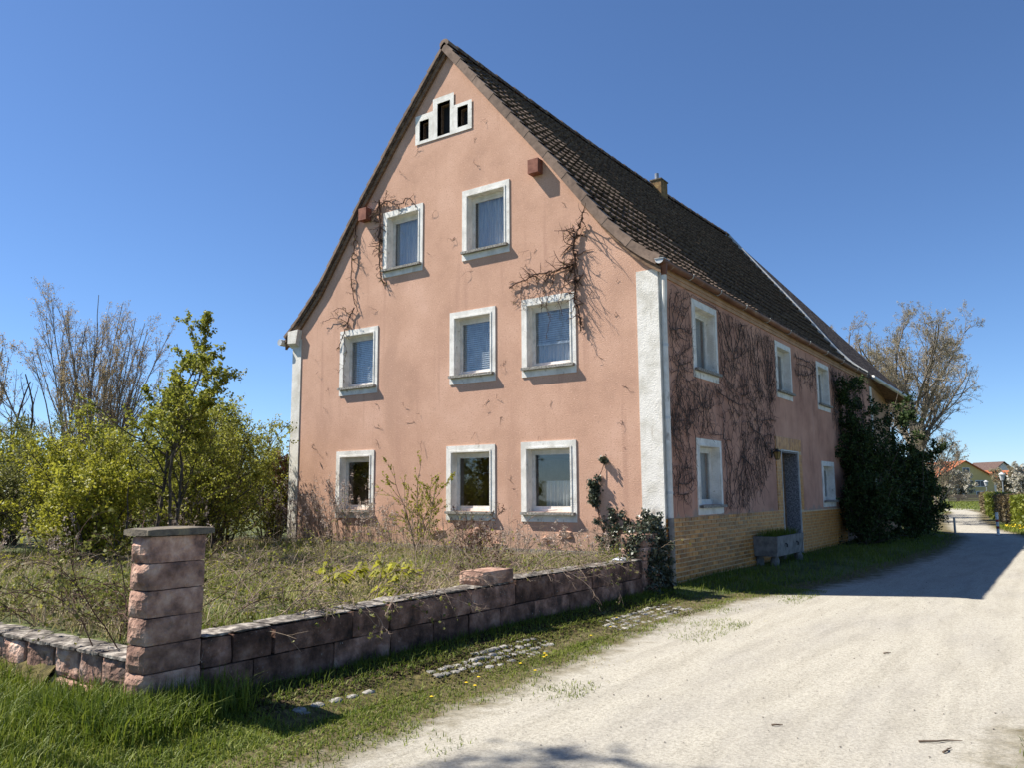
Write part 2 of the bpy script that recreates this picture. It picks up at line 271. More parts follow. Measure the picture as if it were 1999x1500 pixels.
def vnoise(P, s, seed=0):
    """cheap smooth value noise for vertex displacement"""
    P = np.asarray(P, float)*s + seed*17.31
    i = np.floor(P).astype(np.int64); f = P-i; f = f*f*(3-2*f); r = 0
    for dx in (0, 1):
        for dy in (0, 1):
            for dz in (0, 1):
                h = (i[:, 0]+dx)*374761393 + (i[:, 1]+dy)*668265263 + (i[:, 2]+dz)*2147483647
                h = (h ^ (h >> 13))*1274126177; h = ((h ^ (h >> 16)) & 0xffff)/65535.
                w = (f[:, 0] if dx else 1-f[:, 0])*(f[:, 1] if dy else 1-f[:, 1])*(f[:, 2] if dz else 1-f[:, 2]); r = r+h*w
    return r*2-1
def rough_block(x0, x1, y0, y1, z0, z1, n=(3, 6, 4), amp=.02, seed=0, edge=.004, bulge=.15):
    """a quarried block: gridded box with rounded edges and noisy bossed faces"""
    nx, ny, nz = n; bm = {}; V = []; Q = []
    def vid(i, j, k):
        if (i, j, k) not in bm: bm[(i, j, k)] = len(V); V.append((i/nx, j/ny, k/nz))
        return bm[(i, j, k)]
    for i in range(nx):
        for j in range(ny):
            for k in (0, nz):
                q = [vid(i, j, k), vid(i+1, j, k), vid(i+1, j+1, k), vid(i, j+1, k)]; Q.append(q if k else q[::-1])
    for i in range(nx):
        for k in range(nz):
            for j in (0, ny):
                q = [vid(i, j, k), vid(i+1, j, k), vid(i+1, j, k+1), vid(i, j, k+1)]; Q.append(q[::-1] if j else q)
    for j in range(ny):
        for k in range(nz):
            for i in (0, nx):
                q = [vid(i, j, k), vid(i, j+1, k), vid(i, j+1, k+1), vid(i, j, k+1)]; Q.append(q if i else q[::-1])
    U = np.array(V); S = np.array([x1-x0, y1-y0, z1-z0]); P = np.array([x0, y0, z0])+U*S
    c = np.array([x0, y0, z0])+S/2; on = (U < 1e-6)*-1.+(U > 1-1e-6)*1.
    ne = (np.abs(on) > 0).sum(1)
    P = P - on*edge*(ne[:, None]-1)
    d = vnoise(P, 6., seed)*amp+vnoise(P, 14., seed+3)*amp*.6
    d = np.where(ne == 1, d+amp*bulge, d*.35)
    P = P+on*d[:, None]
    return P, Q

# vectorised branches, leaves and blades
def tubes(P, R, k=4):
    P = np.asarray(P, float); N, n, _ = P.shape
    T = np.gradient(P, axis=1); T /= np.linalg.norm(T, axis=2, keepdims=True)+1e-9
    ref = np.where(np.abs(T[..., 2:3]) < .8, np.array([0, 0, 1.]), np.array([1., 0, 0]))
    A = np.cross(T, ref); A /= np.linalg.norm(A, axis=2, keepdims=True)+1e-9; B = np.cross(T, A)
    an = np.arange(k)*2*np.pi/k
    V = P[:, :, None, :]+R[:, :, None, None]*(A[:, :, None, :]*np.cos(an)[None, None, :, None]+B[:, :, None, :]*np.sin(an)[None, None, :, None])
    idx = np.arange(N*n*k).reshape(N, n, k)
    a = idx[:, :-1]; b = idx[:, 1:]
    Q = np.stack([a, np.roll(a, -1, 2), np.roll(b, -1, 2), b], -1).reshape(-1, 4)
    return V.reshape(-1, 3), Q
def join(parts):
    V = []; Q = []; b = 0
    for v, q in parts: V.append(v); Q.append(q+b); b += len(v)
    return np.concatenate(V), np.concatenate(Q)
def norm(a): return a/(np.linalg.norm(a, axis=-1, keepdims=True)+1e-9)
def walk(S, D, Ln, r0, n, wob, up, rng, taper=.3, droop=0.):
    N = len(S); P = np.zeros((N, n, 3)); P[:, 0] = S; d = norm(D); st = (Ln/(n-1))[:, None]
    for j in range(1, n):
        d = norm(d+rng.normal(0, wob, (N, 3))+np.array([0, 0, up-droop*j/n])); P[:, j] = P[:, j-1]+d*st
    R = r0[:, None]*np.linspace(1, taper, n)[None]
    return P, R
def kids(P, R, per, t0, t1, ang, lenf, n, wob, up, rng, rf=.6, rmin=.003, droop=0., minlen=0., tl=.75):
    N, n0, _ = P.shape; idx = np.repeat(np.arange(N), per); M_ = len(idx); t = rng.uniform(t0, t1, M_)
    f = t*(n0-1); i = np.minimum(f.astype(int), n0-2); fr = (f-i)[:, None]
    S = P[idx, i]*(1-fr)+P[idx, i+1]*fr; T = norm(P[idx, i+1]-P[idx, i])
    pr = norm(np.cross(T, rng.normal(size=(M_, 3)))); a = rng.normal(ang, ang*.25, M_)[:, None]
    D = T*np.cos(a)+pr*np.sin(a)
    pl = np.linalg.norm(np.diff(P, axis=1), axis=2).sum(1)[idx]
    Ln = np.maximum(pl*lenf*(1.15-tl*t)*rng.uniform(.6, 1.25, M_), minlen)
    r0 = np.maximum((R[idx, i]*(1-fr[:, 0])+R[idx, i+1]*fr[:, 0])*rf, rmin)
    return walk(S, D, Ln, r0, n, wob, up, rng, .35, droop)
def along(P, cnt, rng, jit=.03, t0=.1):
    N, n, _ = P.shape; idx = rng.integers(0, N, cnt); f = rng.uniform(t0, .999, cnt)*(n-1); i = f.astype(int); fr = (f-i)[:, None]
    return P[idx, i]*(1-fr)+P[idx, i+1]*fr+rng.normal(0, jit, (cnt, 3))
def leaves(C, size, rng, elong=1.6, upb=.3):
    n = len(C); a = norm(rng.normal(size=(n, 3))+np.array([0, 0, upb*.4])); b = norm(np.cross(a, rng.normal(size=(n, 3))+np.array([0, 0, 1e-3])))
    c = np.cross(a, b); s = (size*rng.uniform(.6, 1.3, n))[:, None]
    V = np.stack([C-a*s*elong*.5, C+b*s*.5+c*s*.12, C+a*s*elong*.5, C-b*s*.5+c*s*.12], 1).reshape(-1, 3)
    Q = np.arange(n*4).reshape(n, 4); rnd = np.repeat(np.clip(rng.normal(.5, .22, n), 0, 1), 4)
    return V, Q, rnd
def blades(B, h, w, rng, lean=.35, bias=(0, 0)):
    n = len(B); an = rng.uniform(0, 2*np.pi, n); d = np.stack([np.cos(an), np.sin(an), 0*an], 1); s = np.stack([-np.sin(an), np.cos(an), 0*an], 1)
    h = np.broadcast_to(h, (n,))[:, None]; w = np.broadcast_to(w, (n,))[:, None]
    ln = (rng.normal(0, lean, n)[:, None]*d+np.array([bias[0], bias[1], 0]))
    m = B+np.array([0, 0, 1.])*h*.55+ln*h*.35; t = B+np.array([0, 0, 1.])*h*(1-.25*np.minimum(1, np.abs(ln).sum(1, keepdims=True)))+ln*h*1.0
    V = np.stack([B-s*w*.5, B+s*w*.5, m-s*w*.4, m+s*w*.4, t], 1).reshape(-1, 3); i = np.arange(n)[:, None]*5
    return V, (i+np.array([0, 1, 3, 2])), (i+np.array([2, 3, 4])), np.repeat(rng.uniform(0, 1, n), 5)

# ------------------------------------------------------------------ terrain
YL = [-40, -16, -10, -8.5, -7.3, -5.5, -3, -.3, 1.3, 4.7, 13, 22, 29, 40, 49, 59, 70]
XL = [2.6, 1.95, 1.85, 1.75, 1.72, 1.56, 1.3, 1.4, 2.0, 2.55, 3.0, 2.7, 1.4, .0, -1.1, -1.6, -3.6]
YR = [-40, -16, -9.5, -8.3, -6.9, -5.4, 0, 15, 20, 22.6, 29.9, 44.5, 59.7, 66, 70]
XR = [8, 6.9, 6.3, 5.85, 5.72, 6.0, 6.6, 6.6, 5.6, 4.7, 3.2, 1.35, .2, -.9, -1.8]
def sstep(t): t = np.clip(t, 0, 1); return t*t*(3-2*t)
def road_l(y): return np.interp(y, YL, XL)
def road_r(y): return np.interp(y, YR, XR)
def ground_z(x, y):
    x = np.asarray(x, float); y = np.asarray(y, float)
    z = .14*sstep((road_l(y)-.1-x)/1.3)
    z = np.where(y > 24, z*np.clip(1-(y-24)/10, 0, 1), z)
    z = np.where((y < -10) & (x < -.1), np.maximum(z, .14+.05*sstep((-x-.5)/3)), z)
    gard = (x < -.1) & (y > -10.02)
    z = np.where(gard, .52*sstep((34-y)/10)*np.clip((60+x)/20, 0, 1), z)
    z = z+.12*sstep((x-road_r(y)-.3)/1.5)*(y > -6)
    bump = vnoise(np.stack([x, y, 0*x], -1).reshape(-1, 3), .7, 5).reshape(x.shape)*.03
    offroad = (x < road_l(y)-.2) | (x > road_r(y)+.2)
    return z+bump*offroad
def axis(spec):
    a = []
    for (s, e, st) in spec: a += list(np.arange(s, e-1e-6, st))
    return np.array(a+[spec[-1][1]])
gx = axis([(-700, -80, 60), (-80, -20, 5), (-20, -6, .7), (-6, -.2, .3), (-.2, -.1, .1)]); gx = np.concatenate([gx, [-.099], axis([(.05, 8, .2), (8, 20, 1.5), (20, 80, 10), (80, 500, 60)])])
gy = np.concatenate([axis([(-120, -30, 15), (-30, -16, 2), (-16, -10.2, .25)]), [-10.021, -10.019], axis([(-9.8, 4, .25), (4, 30, .6), (30, 80, 3), (80, 200, 10), (200, 1500, 100)])])
GX, GY = np.meshgrid(gx, gy); GZ = ground_z(GX, GY)
nx_, ny_ = len(gx), len(gy); ii = np.arange(nx_*ny_).reshape(ny_, nx_)
Q = np.stack([ii[:-1, :-1], ii[:-1, 1:], ii[1:, 1:], ii[1:, :-1]], -1).reshape(-1, 4)
mk('ground', np.stack([GX, GY, GZ], -1).reshape(-1, 3), {'q': Q}, 'ground', kind='structure', smooth=False)

ry = axis([(-40, -16, 2), (-16, 5, .3), (5, 30, .8), (30, 70, 2)]); cols_ = np.concatenate([[-.55, -.3, -.1, .1, .35, .7], np.linspace(1.1, 2.4, 5)])
l = road_l(ry); r = road_r(ry); w = r-l
rows_ = []; edges_ = []
for a, b in zip(l, r):
    half = (b-a)/2; cc = np.minimum(cols_, half*.98); xs = np.concatenate([a+cc, (b-cc)[::-1]]); rows_.append(xs); edges_.append(np.concatenate([cc, cc[::-1]]))
RX = np.array(rows_); RY = np.repeat(ry[:, None], RX.shape[1], 1); RZ = ground_z(RX, RY)+.012; RE = np.array(edges_)
ii = np.arange(RX.size).reshape(RX.shape); Q = np.stack([ii[:-1, :-1], ii[:-1, 1:], ii[1:, 1:], ii[1:, :-1]], -1).reshape(-1, 4)
mk('road', np.stack([RX, RY, RZ], -1).reshape(-1, 3), {'q': Q}, 'road', attrs={'edge': RE.ravel()}, kind='structure', smooth=True)
# the bend at the far end of the road, swinging left across the lawn
bend = []
for t in np.linspace(0, 1, 14):
    a = t*1.35; c = (-3.0-14, 69.6); bend.append(((c[0]+13.2*math.cos(a), c[1]+13.2*math.sin(a)*.8), (c[0]+15.9*math.cos(a), c[1]+15.9*math.sin(a)*.9)))
V = [(p[0], p[1], .016) for ab in bend for p in ab]
mk('road', V, [(2*i, 2*i+1, 2*i+3, 2*i+2) for i in range(len(bend)-1)], 'road', attrs={'edge': [.6]*len(V)}, kind='structure')

# ------------------------------------------------------------------ farmhouse
HX, HY = -10.45, 23.75
house = thing('farmhouse', 'large salmon pink plastered farmhouse with steep dark tiled roof and white window surrounds', 'house')
RPR = [(-5.25, 12.55), (-4.11, 11.16), (-3.27, 10.14), (-2.22, 8.86), (-1.6, 8.06), (-1.04, 7.34), (-.49, 6.76), (-.12, 6.46), (.11, 6.32)]
RPL = [(-5.25, 12.55), (-6.8, 10.72), (-8.0, 9.2), (-9.43, 7.24), (-10.1, 6.56), (-10.72, 6.0)]
def ridge_up(y, z): return .0012*max(0, min(y, 19.4))**2*max(0, (z-6.1)/6.45)
def prof(x):
    if x >= -5.25: return float(np.interp(x, [p[0] for p in RPR], [p[1] for p in RPR]))
    return float(np.interp(-x, [-p[0] for p in RPL], [p[1] for p in RPL]))
GW = {'A1': (-7.25, -5.96, 7.08, 8.74), 'A2': (-4.77, -3.45, 7.08, 8.74), 'F1': (-8.68, -7.37, 4.26, 5.92), 'F2': (-5.12, -3.84, 4.26, 5.92), 'F3': (-3.15, -1.82, 4.26, 5.94),
      'G1': (-8.72, -7.43, 1.26, 2.88), 'G2': (-5.2, -3.86, 1.25, 2.88), 'G3': (-3.19, -1.86, 1.25, 2.89)}
FW = {'U1': (1.62, 3.05, 4.20, 5.86), 'U2': (7.36, 8.83, 4.32, 5.86), 'U3': (11.6, 13.14, 4.34, 5.86), 'L1': (1.6, 3.02, 1.37, 2.93), 'L2': (11.6, 13.15, 1.35, 2.75)}
def opening(b): return (b[0]+.14, b[1]-.14, b[2]+.2, b[3]-.15)
def holed(name, outer, holes, depth, mapf, m, parent):
    """flat wall sheet with real openings and their reveals"""
    loops = [[Vector((u, 0, w)) for u, w in outer]]+[[Vector((u, 0, w)) for u, w in h] for h in holes]
    flat = [v for lp in loops for v in lp]; l2 = [[(v.x, v.z, 0) for v in lp] for lp in loops]
    tris = tessellate_polygon([[Vector(p) for p in lp] for lp in l2])
    V = [mapf(v.x, 0, v.z) for v in flat]; F = [tuple(t) for t in tris]; b = len(outer)
    for h in holes:
        n = len(h); base = len(V)
        V += [mapf(u, -depth, w) for u, w in h]
        F += [(b+i, b+(i+1) % n, base+(i+1) % n, base+i) for i in range(n)]; b += n
    return mk(name, V, F, m, parent, fix=True)
gmap = lambda u, o, w: (u, -o, w)
fmap = lambda u, o, w: (o, u, w)
rect = lambda a: [(a[0], a[2]), (a[1], a[2]), (a[1], a[3]), (a[0], a[3])]
VENT = [(-6.095, -5.80, 10.31, 10.82), (-5.535, -5.145, 10.28, 11.11), (-4.92, -4.61, 10.34, 10.84)]
top = [(x, prof(x)-.2) for x in (0, -.25, -.49, -.75, -1.04, -1.6, -2.22, -3.27, -4.11, -5.25, -6.8, -8.0, -9.43, -10.1, -10.44)]
outer = [(HX, -.1), (0, -.1)]+top+[(HX, prof(HX)-.2)]
gw = holed('wall', outer, [rect(opening(b)) for b in GW.values()]+[rect(v) for v in VENT], .3, gmap, 'pink', house); gw['label'] = 'sunlit salmon pink gable wall'
DOOR = (7.43, 9.02, .12, 2.9)
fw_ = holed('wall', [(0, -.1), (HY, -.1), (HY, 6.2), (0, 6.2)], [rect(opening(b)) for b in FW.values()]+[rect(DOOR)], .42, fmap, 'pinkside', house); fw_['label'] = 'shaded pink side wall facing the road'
m = MB(); m.add([(HX, 0, -.1), (HX, HY, -.1), (HX, HY, 6.0), (HX, 0, 6.0)], [(0, 1, 2, 3)]); m.add([(HX, HY, -.1), (0, HY, -.1), (0, HY, 6.0), (HX, HY, 6.0)], [(0, 1, 2, 3)])
m.box(HX+.1, -.35, .4, HY-.1, 3.1, 3.3); m.box(HX+.3, -.5, .45, HY-.1, 6.02, 6.2); m.build('wall', 'pinkside', house, fix=False)
# paler last bay of the side wall
MB().box(.003, .012, 20.0, HY, .1, 5.9).build('end_bay_render', 'cornice', house); MB().box(.004, .03, 19.7, 20.05, .1, 5.9).build('quoin', 'quoin', house)
# plinth, quoins, corbel, cornice
MB().box(HX-.02, -.0, -.03, .0, -.1, .70).build('plinth', 'plinth', house)
MB().box(-.45, .008, -.014, 0, .72, 6.12).box(0, .008, 0, .30, .72, 6.15).build('quoin', 'quoin', house)['label'] = 'broad white plastered corner strip'
MB().box(HX-.022, -10.14, -.022, 0, .72, 5.9).box(HX-.022, HX, 0, .3, .72, 5.9).build('quoin', 'quoin', house)
cb = MB(); cb.add([(-10.54, -.15, 5.80), (-10.22, -.15, 5.78), (-10.15, -.15, 6.14), (-10.54, -.15, 6.12), (-10.54, 0, 5.68), (-10.22, 0, 5.68), (-10.15, 0, 6.14), (-10.54, 0, 6.12)],
                  [(0, 1, 2, 3), (0, 4, 5, 1), (1, 5, 6, 2), (3, 2, 6, 7), (0, 3, 7, 4), (4, 7, 6, 5)]); cb.build('corbel', 'quoin', house)
MB().box(.0, .03, .31, 19.6, 6.0, 6.08).box(0, .05, .31, 19.6, 6.08, 6.2).build('cornice', 'cornice', house)
# purlin ends
for x in (-2.70, -7.80): MB().box(x-.14, x+.12, -.2, .0, 8.64, 8.95).build('beam_end', 'redwood', house)

def window(key, b, mp, blind=0., curtain=None, sillshift=0.):
    l, r, z0, z1 = b; ol, or_, ob, ot = opening(b)
    root = bpy.data.objects.new('window', None); COL.objects.link(root); root.parent = house
    s = MB()
    s.box(l, ol, 0, .022, z0, z1).box(or_, r, 0, .022, z0, z1).box(ol, or_, 0, .022, ot, z1).box(ol, or_, 0, .022, z0, ob-.06)
    s.box(ol-.035, ol, .022, .034, ob, ot+.035).box(or_, or_+.035, .022, .034, ob, ot+.035).box(ol, or_, .022, .034, ot, ot+.035)
    s.box(ol-.002, ol+.008, -.17, .0, ob, ot).box(or_-.008, or_+.002, -.17, .0, ob, ot).box(ol+.008, or_-.008, -.17, 0, ot-.008, ot+.002)
    s.mapv(mp).build('surround', 'white', root)
    MB().box(l+.03, r-.03, -.2, .115, ob-.06, ob-.004).mapv(mp).build('sill', 'sill', root)
    f = MB(); d0, d1 = -.225, -.17
    ft = ot-.055
    f.box(ol+.008, or_-.008, d0, d1+.02, ft, ot-.008)                            # shutter housing
    f.box(ol+.008, ol+.045, d0, d1, ob, ft).box(or_-.045, or_-.008, d0, d1, ob, ft).box(ol+.045, or_-.045, d0, d1, ft-.03, ft).box(ol+.045, or_-.045, d0, d1+.012, ob, ob+.06)
    f.mapv(mp).build('frame', 'frame', root)
    g = MB(); a, c, e, h = ol+.045, or_-.045, ob+.06, ft-.03
    g.box(a, a+.036, d0, d1-.012, e, h).box(c-.036, c, d0, d1-.012, e, h).box(a+.036, c-.036, d0, d1-.012, h-.036, h).box(a+.036, c-.036, d0, d1-.012, e, e+.05)
    g.mapv(mp).build('sash', 'frame', root)
    MB().box(a+.036, c-.036, d0+.02, d0+.026, e+.05, h-.036).mapv(mp).build('pane', 'glass', root)
    if blind:
        s = MB(); zb = (h-.05)-(h-e-.11)*blind
        for z in np.arange(zb, h-.06, .047):
            s.add([(a+.02, d0-.012, z), (c-.02, d0-.012, z), (c-.02, d0-.034, z+.03), (a+.02, d0-.034, z+.03)], [(0, 1, 2, 3)])
        s.box(a+.02, c-.02, d0-.035, d0-.01, zb-.035, zb-.008); s.mapv(mp).build('blind', 'blind', root, fix=False)
    if curtain:
        n = 36; V = []; F = []; u0, u1 = a-.15+curtain[0]*(c-a), c+.15; zt = e+(h-e)*curtain[1]
        for i in range(n+1):
            u = u0+(u1-u0)*i/n; o = d0-.075+.02*math.sin(i*1.9)+.012*math.sin(i*.77); V += [mp(u, o, e-.1), mp(u, o, zt)]
        F = [(2*i, 2*i+2, 2*i+3, 2*i+1) for i in range(n)]; mk('curtain', V, F, 'curtain', root)
    return root
for k, b in GW.items():
    window(k, b, gmap, blind={'F1': 1., 'F2': 1., 'F3': .62}.get(k, 0), curtain={'A1': (.15, 1.05), 'A2': (.18, 1.05), 'F1': (.1, 1.05), 'F2': (.15, 1.05), 'F3': (.1, 1.05), 'G3': (.4, .5)}.get(k))
for k, b in FW.items(): window(k, b, fmap, curtain={'U1': (.3, 1.05), 'L1': (.2, 1.05)}.get(k))
# the stepped surround of the three attic vents
vs_ = [(-6.225, 10.235), (-4.495, 10.215), (-4.495, 10.925), (-5.03, 10.925), (-5.03, 11.26), (-5.675, 11.26), (-5.675, 10.97), (-6.225, 10.97)]
vent = bpy.data.objects.new('attic_vent', None); COL.objects.link(vent); vent.parent = house
holed('surround', vs_, [rect(v) for v in VENT], .18, lambda u, o, w: (u, -o-.02, w), 'white', vent)
for v in VENT:
    MB().box(v[0]-.01, v[1]+.01, .2, .23, v[2]-.01, v[3]+.01).build('vent_backing', 'dark', vent)
    MB().box(v[0], v[0]+.03, .12, .2, v[2], v[3]).box(v[1]-.03, v[1], .12, .2, v[2], v[3]).box(v[0]+.03, v[1]-.03, .12, .2, v[3]-.03, v[3]).build('vent_frame', 'wood', vent)

# door: deep recess, blue grey jambs, tiled surround
door = bpy.data.objects.new('door', None); COL.objects.link(door); door.parent = house
MB().box(-.40, -.36, 7.43, 9.02, .12, 2.9).build('door_leaf', 'wood', door); MB().box(-.36, -.33, 7.75, 8.7, 1.3, 2.5).build('door_pane', 'jamb', door)
MB().box(-.355, -.29, 7.58, 7.61, 1.2, 1.24).build('handle', 'steel', door)
MB().box(-.36, .0, 9.005, 9.022, .12, 2.89).build('jamb', 'jamb', door); MB().box(-.36, 0, 7.428, 7.445, .12, 2.89).build('jamb', 'jamb', door)
MB().box(-.36, .0, 7.445, 9.005, 2.86, 2.895).build('lintel', 'jamb', door)
MB().box(-.02, .036, 7.40, 7.43, .12, 2.93).box(-.02, .036, 9.022, 9.05, .12, 2.93).box(-.02, .036, 7.43, 9.022, 2.9, 2.93).build('edge_trim', 'zinc', door)
MB().box(-.4, .30, 7.3, 9.15, -.05, .12).build('step', 'concrete', door)
# ochre tiles on the side wall
base = MB().box(.002, .010, .0, 7.4, .0, 1.345).box(.002, .010, 9.05, 14.5, .0, 1.29).box(.002, .010, 6.98, 7.4, 1.345, 2.93).box(.002, .010, 9.05, 9.39, 1.29, 2.93).box(.002, .010, 6.98, 9.39, 2.93, 3.27)
base.build('grout_bed', 'grout', house)
slots = []
rh = .0845
for j in range(16):
    z0 = j*rh; z1 = z0+rh-.009
    y = -.0 if j % 2 else -.15
    while y < 14.5:
        for (a, b, zt) in ((.0, 7.395, 1.345), (9.055, 14.5, 1.29)):
            y0, y1 = max(y, a), min(y+.295, b)
            if y1-y0 > .05 and z1 < zt+.02: slots.append((y0, y1-.014, z0+.006, z1-.003))
        y += .30
for j in range(19):
    z0 = 1.36+j*rh
    if z0+rh < 2.94: slots += [(6.985, 7.19, z0, z0+rh-.009), (7.20, 7.395, z0, z0+rh-.009), (9.055, 9.385, z0-.03, z0+rh-.039)]
for j in range(22): slots.append((6.985+j*.1093, 6.985+j*.1093+.1005, 2.94, 3.262))
slots.sort(key=lambda s: s[0] if s[0] < 7.5 else s[0]+20)
tm = {}
rt_ = MB()
rr = random.Random(3)
for n_, (y0, y1, z0, z1) in enumerate(slots):
    t = .016+rr.uniform(-.002, .002)
    if n_ < 300:
        key = (round(y1-y0, 3), round(z1-z0, 3))
        if key not in tm:
            w_, h_ = key; q = MB(); e = .004
            q.add([(0, 0, 0), (0, w_, 0), (0, w_, h_), (0, 0, h_), (.016, e, e), (.016, w_-e, e), (.016, w_-e, h_-e), (.016, e, h_-e)], [(4, 5, 6, 7), (0, 1, 5, 4), (1, 2, 6, 5), (2, 3, 7, 6), (3, 0, 4, 7)])
            o = q.build('wall_tile', 'brick', house); tm[key] = o.data; o.location = (.01, y0, z0)
        else: inst('wall_tile', tm[key], house, Matrix.Translation((.01+rr.uniform(-.0015, .0015), y0, z0)))
    else: rt_.box(.01, .01+t, y0, y1, z0, z1)
rt_.build('wall_tiles_far', 'brick', house, kind='stuff')
# roof shell
roof = bpy.data.objects.new('roof', None); COL.objects.link(roof); roof.parent = house
prf = RPL[::-1][:-1]+RPR
ys = list(np.linspace(-.1, 19.4, 14)); V = []; n = len(prf)
for y in ys:
    for (x, z) in prf: V.append((x, y, z-.07+ridge_up(y, z)))
for y in ys:
    for (x, z) in prf: V.append((x, y, z-.17+ridge_up(y, z)))
o_ = len(ys)*n; F = []
for i in range(len(ys)-1):
    for j in range(n-1):
        a = i*n+j; F += [(a, a+1, a+n+1, a+n), (o_+a, o_+a+n, o_+a+n+1, o_+a+1)]
F += [(j, o_+j, o_+j+1, j+1) for j in range(n-1)]
F += [(i*n+n-1, o_+i*n+n-1, o_+(i+1)*n+n-1, (i+1)*n+n-1) for i in range(len(ys)-1)]
mk('roof_shell', V, F, 'tile', roof, fix=True)
# tiles: interlocking pans, one mesh shared
tw, tl = .252, .43
u = [0, .05, .10, .15, .205, .252]; hh = [.034, .010, .0, .004, .016, .036]
V = []; F = []
for i in range(6): V += [(u[i], tl, hh[i]-.045), (u[i], 0, hh[i]+.046), (u[i], 0, hh[i]-.008)]
for i in range(5): F += [(3*i, 3*i+1, 3*i+4, 3*i+3), (3*i+1, 3*i+2, 3*i+5, 3*i+4)]
tile0 = mk('roof_tile', V, F, 'tile', roof, fix=False); TME = tile0.data
seg = np.array(RPR); ds = np.linalg.norm(np.diff(seg, axis=0), axis=1); S_ = np.concatenate([[0], np.cumsum(ds)]); TOT = S_[-1]
def on_slope(s):
    s = min(max(s, 0), TOT); i = min(int(np.searchsorted(S_, s, side='right'))-1, len(ds)-1); f = (s-S_[i])/ds[i]; p = seg[i]*(1-f)+seg[i+1]*f; t = (seg[i]-seg[i+1])/ds[i]; return p, t
ncourse = 22; exp_ = TOT/ncourse; cand = []
for c in range(ncourse):
    s = TOT-c*exp_+.03
    p, t = on_slope(s-.01 if s > .1 else .1)
    p2, t2 = on_slope(s-.2); t = (t+t2)/np.linalg.norm(t+t2)
    ymax = 19.2
    for k in range(int(ymax/tw)):
        y = .1+k*tw
        cand.append((y, p[0]+rr.uniform(-.006, .006), p[1]+ridge_up(y, p[1])-.035+rr.uniform(-.006, .006), t[0], t[1], rr.uniform(-.012, .012)))
def tmx(c):
    y, x, z, tx, tz, ry_ = c; X = Vector((0, 1, ry_)).normalized(); Yv = Vector((tx, 0, tz)).normalized(); Zv = X.cross(Yv)
    return Matrix(((X.x, Yv.x, Zv.x, x), (X.y, Yv.y, Zv.y, y), (X.z, Yv.z, Zv.z, z), (0, 0, 0, 1)))
cand.sort(key=lambda c: (Vector((c[1], c[0], c[2]))-CAM).length)
tile0.matrix_basis = tmx(cand[0])
for c in cand[1:300]: inst('roof_tile', TME, roof, tmx(c))
TV = np.array([v.co for v in TME.vertices]); TF = np.array([list(p.vertices) for p in TME.polygons])
VV = []; QQ = []
for c in cand[300:]:
    M4 = np.array(tmx(c)); QQ.append(TF+len(VV)*len(TV)); VV.append(TV@M4[:3, :3].T+M4[:3, 3])
mk('roof_tiles_far', np.concatenate(VV), {'q': np.concatenate(QQ)}, 'tile', roof, kind='stuff')
# verge tiles, both sides, each its own piece
def verge_run(pts, hgt):
    P = np.array(pts); d = np.linalg.norm(np.diff(P, axis=0), axis=1); SS = np.concatenate([[0], np.cumsum(d)]); nn = ncourse
    at = lambda s: np.array([np.interp(s, SS, P[:, 0]), np.interp(s, SS, P[:, 1])])
    for i in range(nn):
        a = at(SS[-1]*i/nn); b = at(SS[-1]*(i+1)/nn+.02); t = (b-a)/np.linalg.norm(b-a); nrm = np.array([-t[1], t[0]]); nrm = nrm if nrm[1] > 0 else -nrm
        tilt = .025
        q = [a+nrm*.0, b+nrm*(.03), b+nrm*(.03-hgt), a+nrm*(-hgt+.03)]
        V = [(p[0], y, p[1]) for y in (-.13-.004*(i % 2), -.03) for p in q]
        V += [(p[0], .13, p[1]) for p in (a+nrm*.0, b+nrm*.03)]
        mk('verge_tile', V, [(0, 1, 2, 3), (0, 4, 5, 1), (2, 1, 5, 6), (3, 2, 6, 7), (0, 3, 7, 4), (4, 8, 9, 5)], 'verge', roof, fix=True)
verge_run(RPR, .2); verge_run(RPL, .085)
# verge plank under the left slope
pl_ = MB()
for (x0, z0), (x1, z1) in zip(RPL[:-1], RPL[1:]): pl_.add([(x0, -.07, z0-.16), (x1, -.07, z1-.16), (x1, -.07, z1-.33), (x0, -.07, z0-.33), (x0, -.002, z0-.16), (x1, -.002, z1-.16), (x1, -.002, z1-.33), (x0, -.002, z0-.33)], [(0, 1, 2, 3), (3, 2, 6, 7), (0, 4, 5, 1)])
pl_.build('verge_board', 'wood', roof, fix=False)
pl_ = MB()
for (x0, z0), (x1, z1) in zip(RPR[4:-1], RPR[5:]): pl_.add([(x0, -.09, z0-.20), (x1, -.09, z1-.20), (x1, -.09, z1-.32), (x0, -.09, z0-.32), (x0, -.002, z0-.32), (x1, -.002, z1-.32)], [(0, 1, 2, 3), (3, 2, 5, 4)])
pl_.build('verge_board', 'wood', roof, fix=False)
# ridge tiles
for i in range(48):
    y0 = -.13+i*.405; z = 12.56+ridge_up(y0, 12.55)+(.012 if i % 2 else 0)
    V = []; 
    for y, s in ((y0, 1.0), (y0+.43, .9)):
        for a in np.linspace(math.radians(-20), math.radians(200), 7): V.append((-5.25+.14*s*math.cos(a), y, z-.05+.12*s*math.sin(a)))
    mk('ridge_tile', V, [(j, j+1, j+8, j+7) for j in range(6)]+[tuple(range(7))], 'verge' if i == 0 else 'tile', roof)
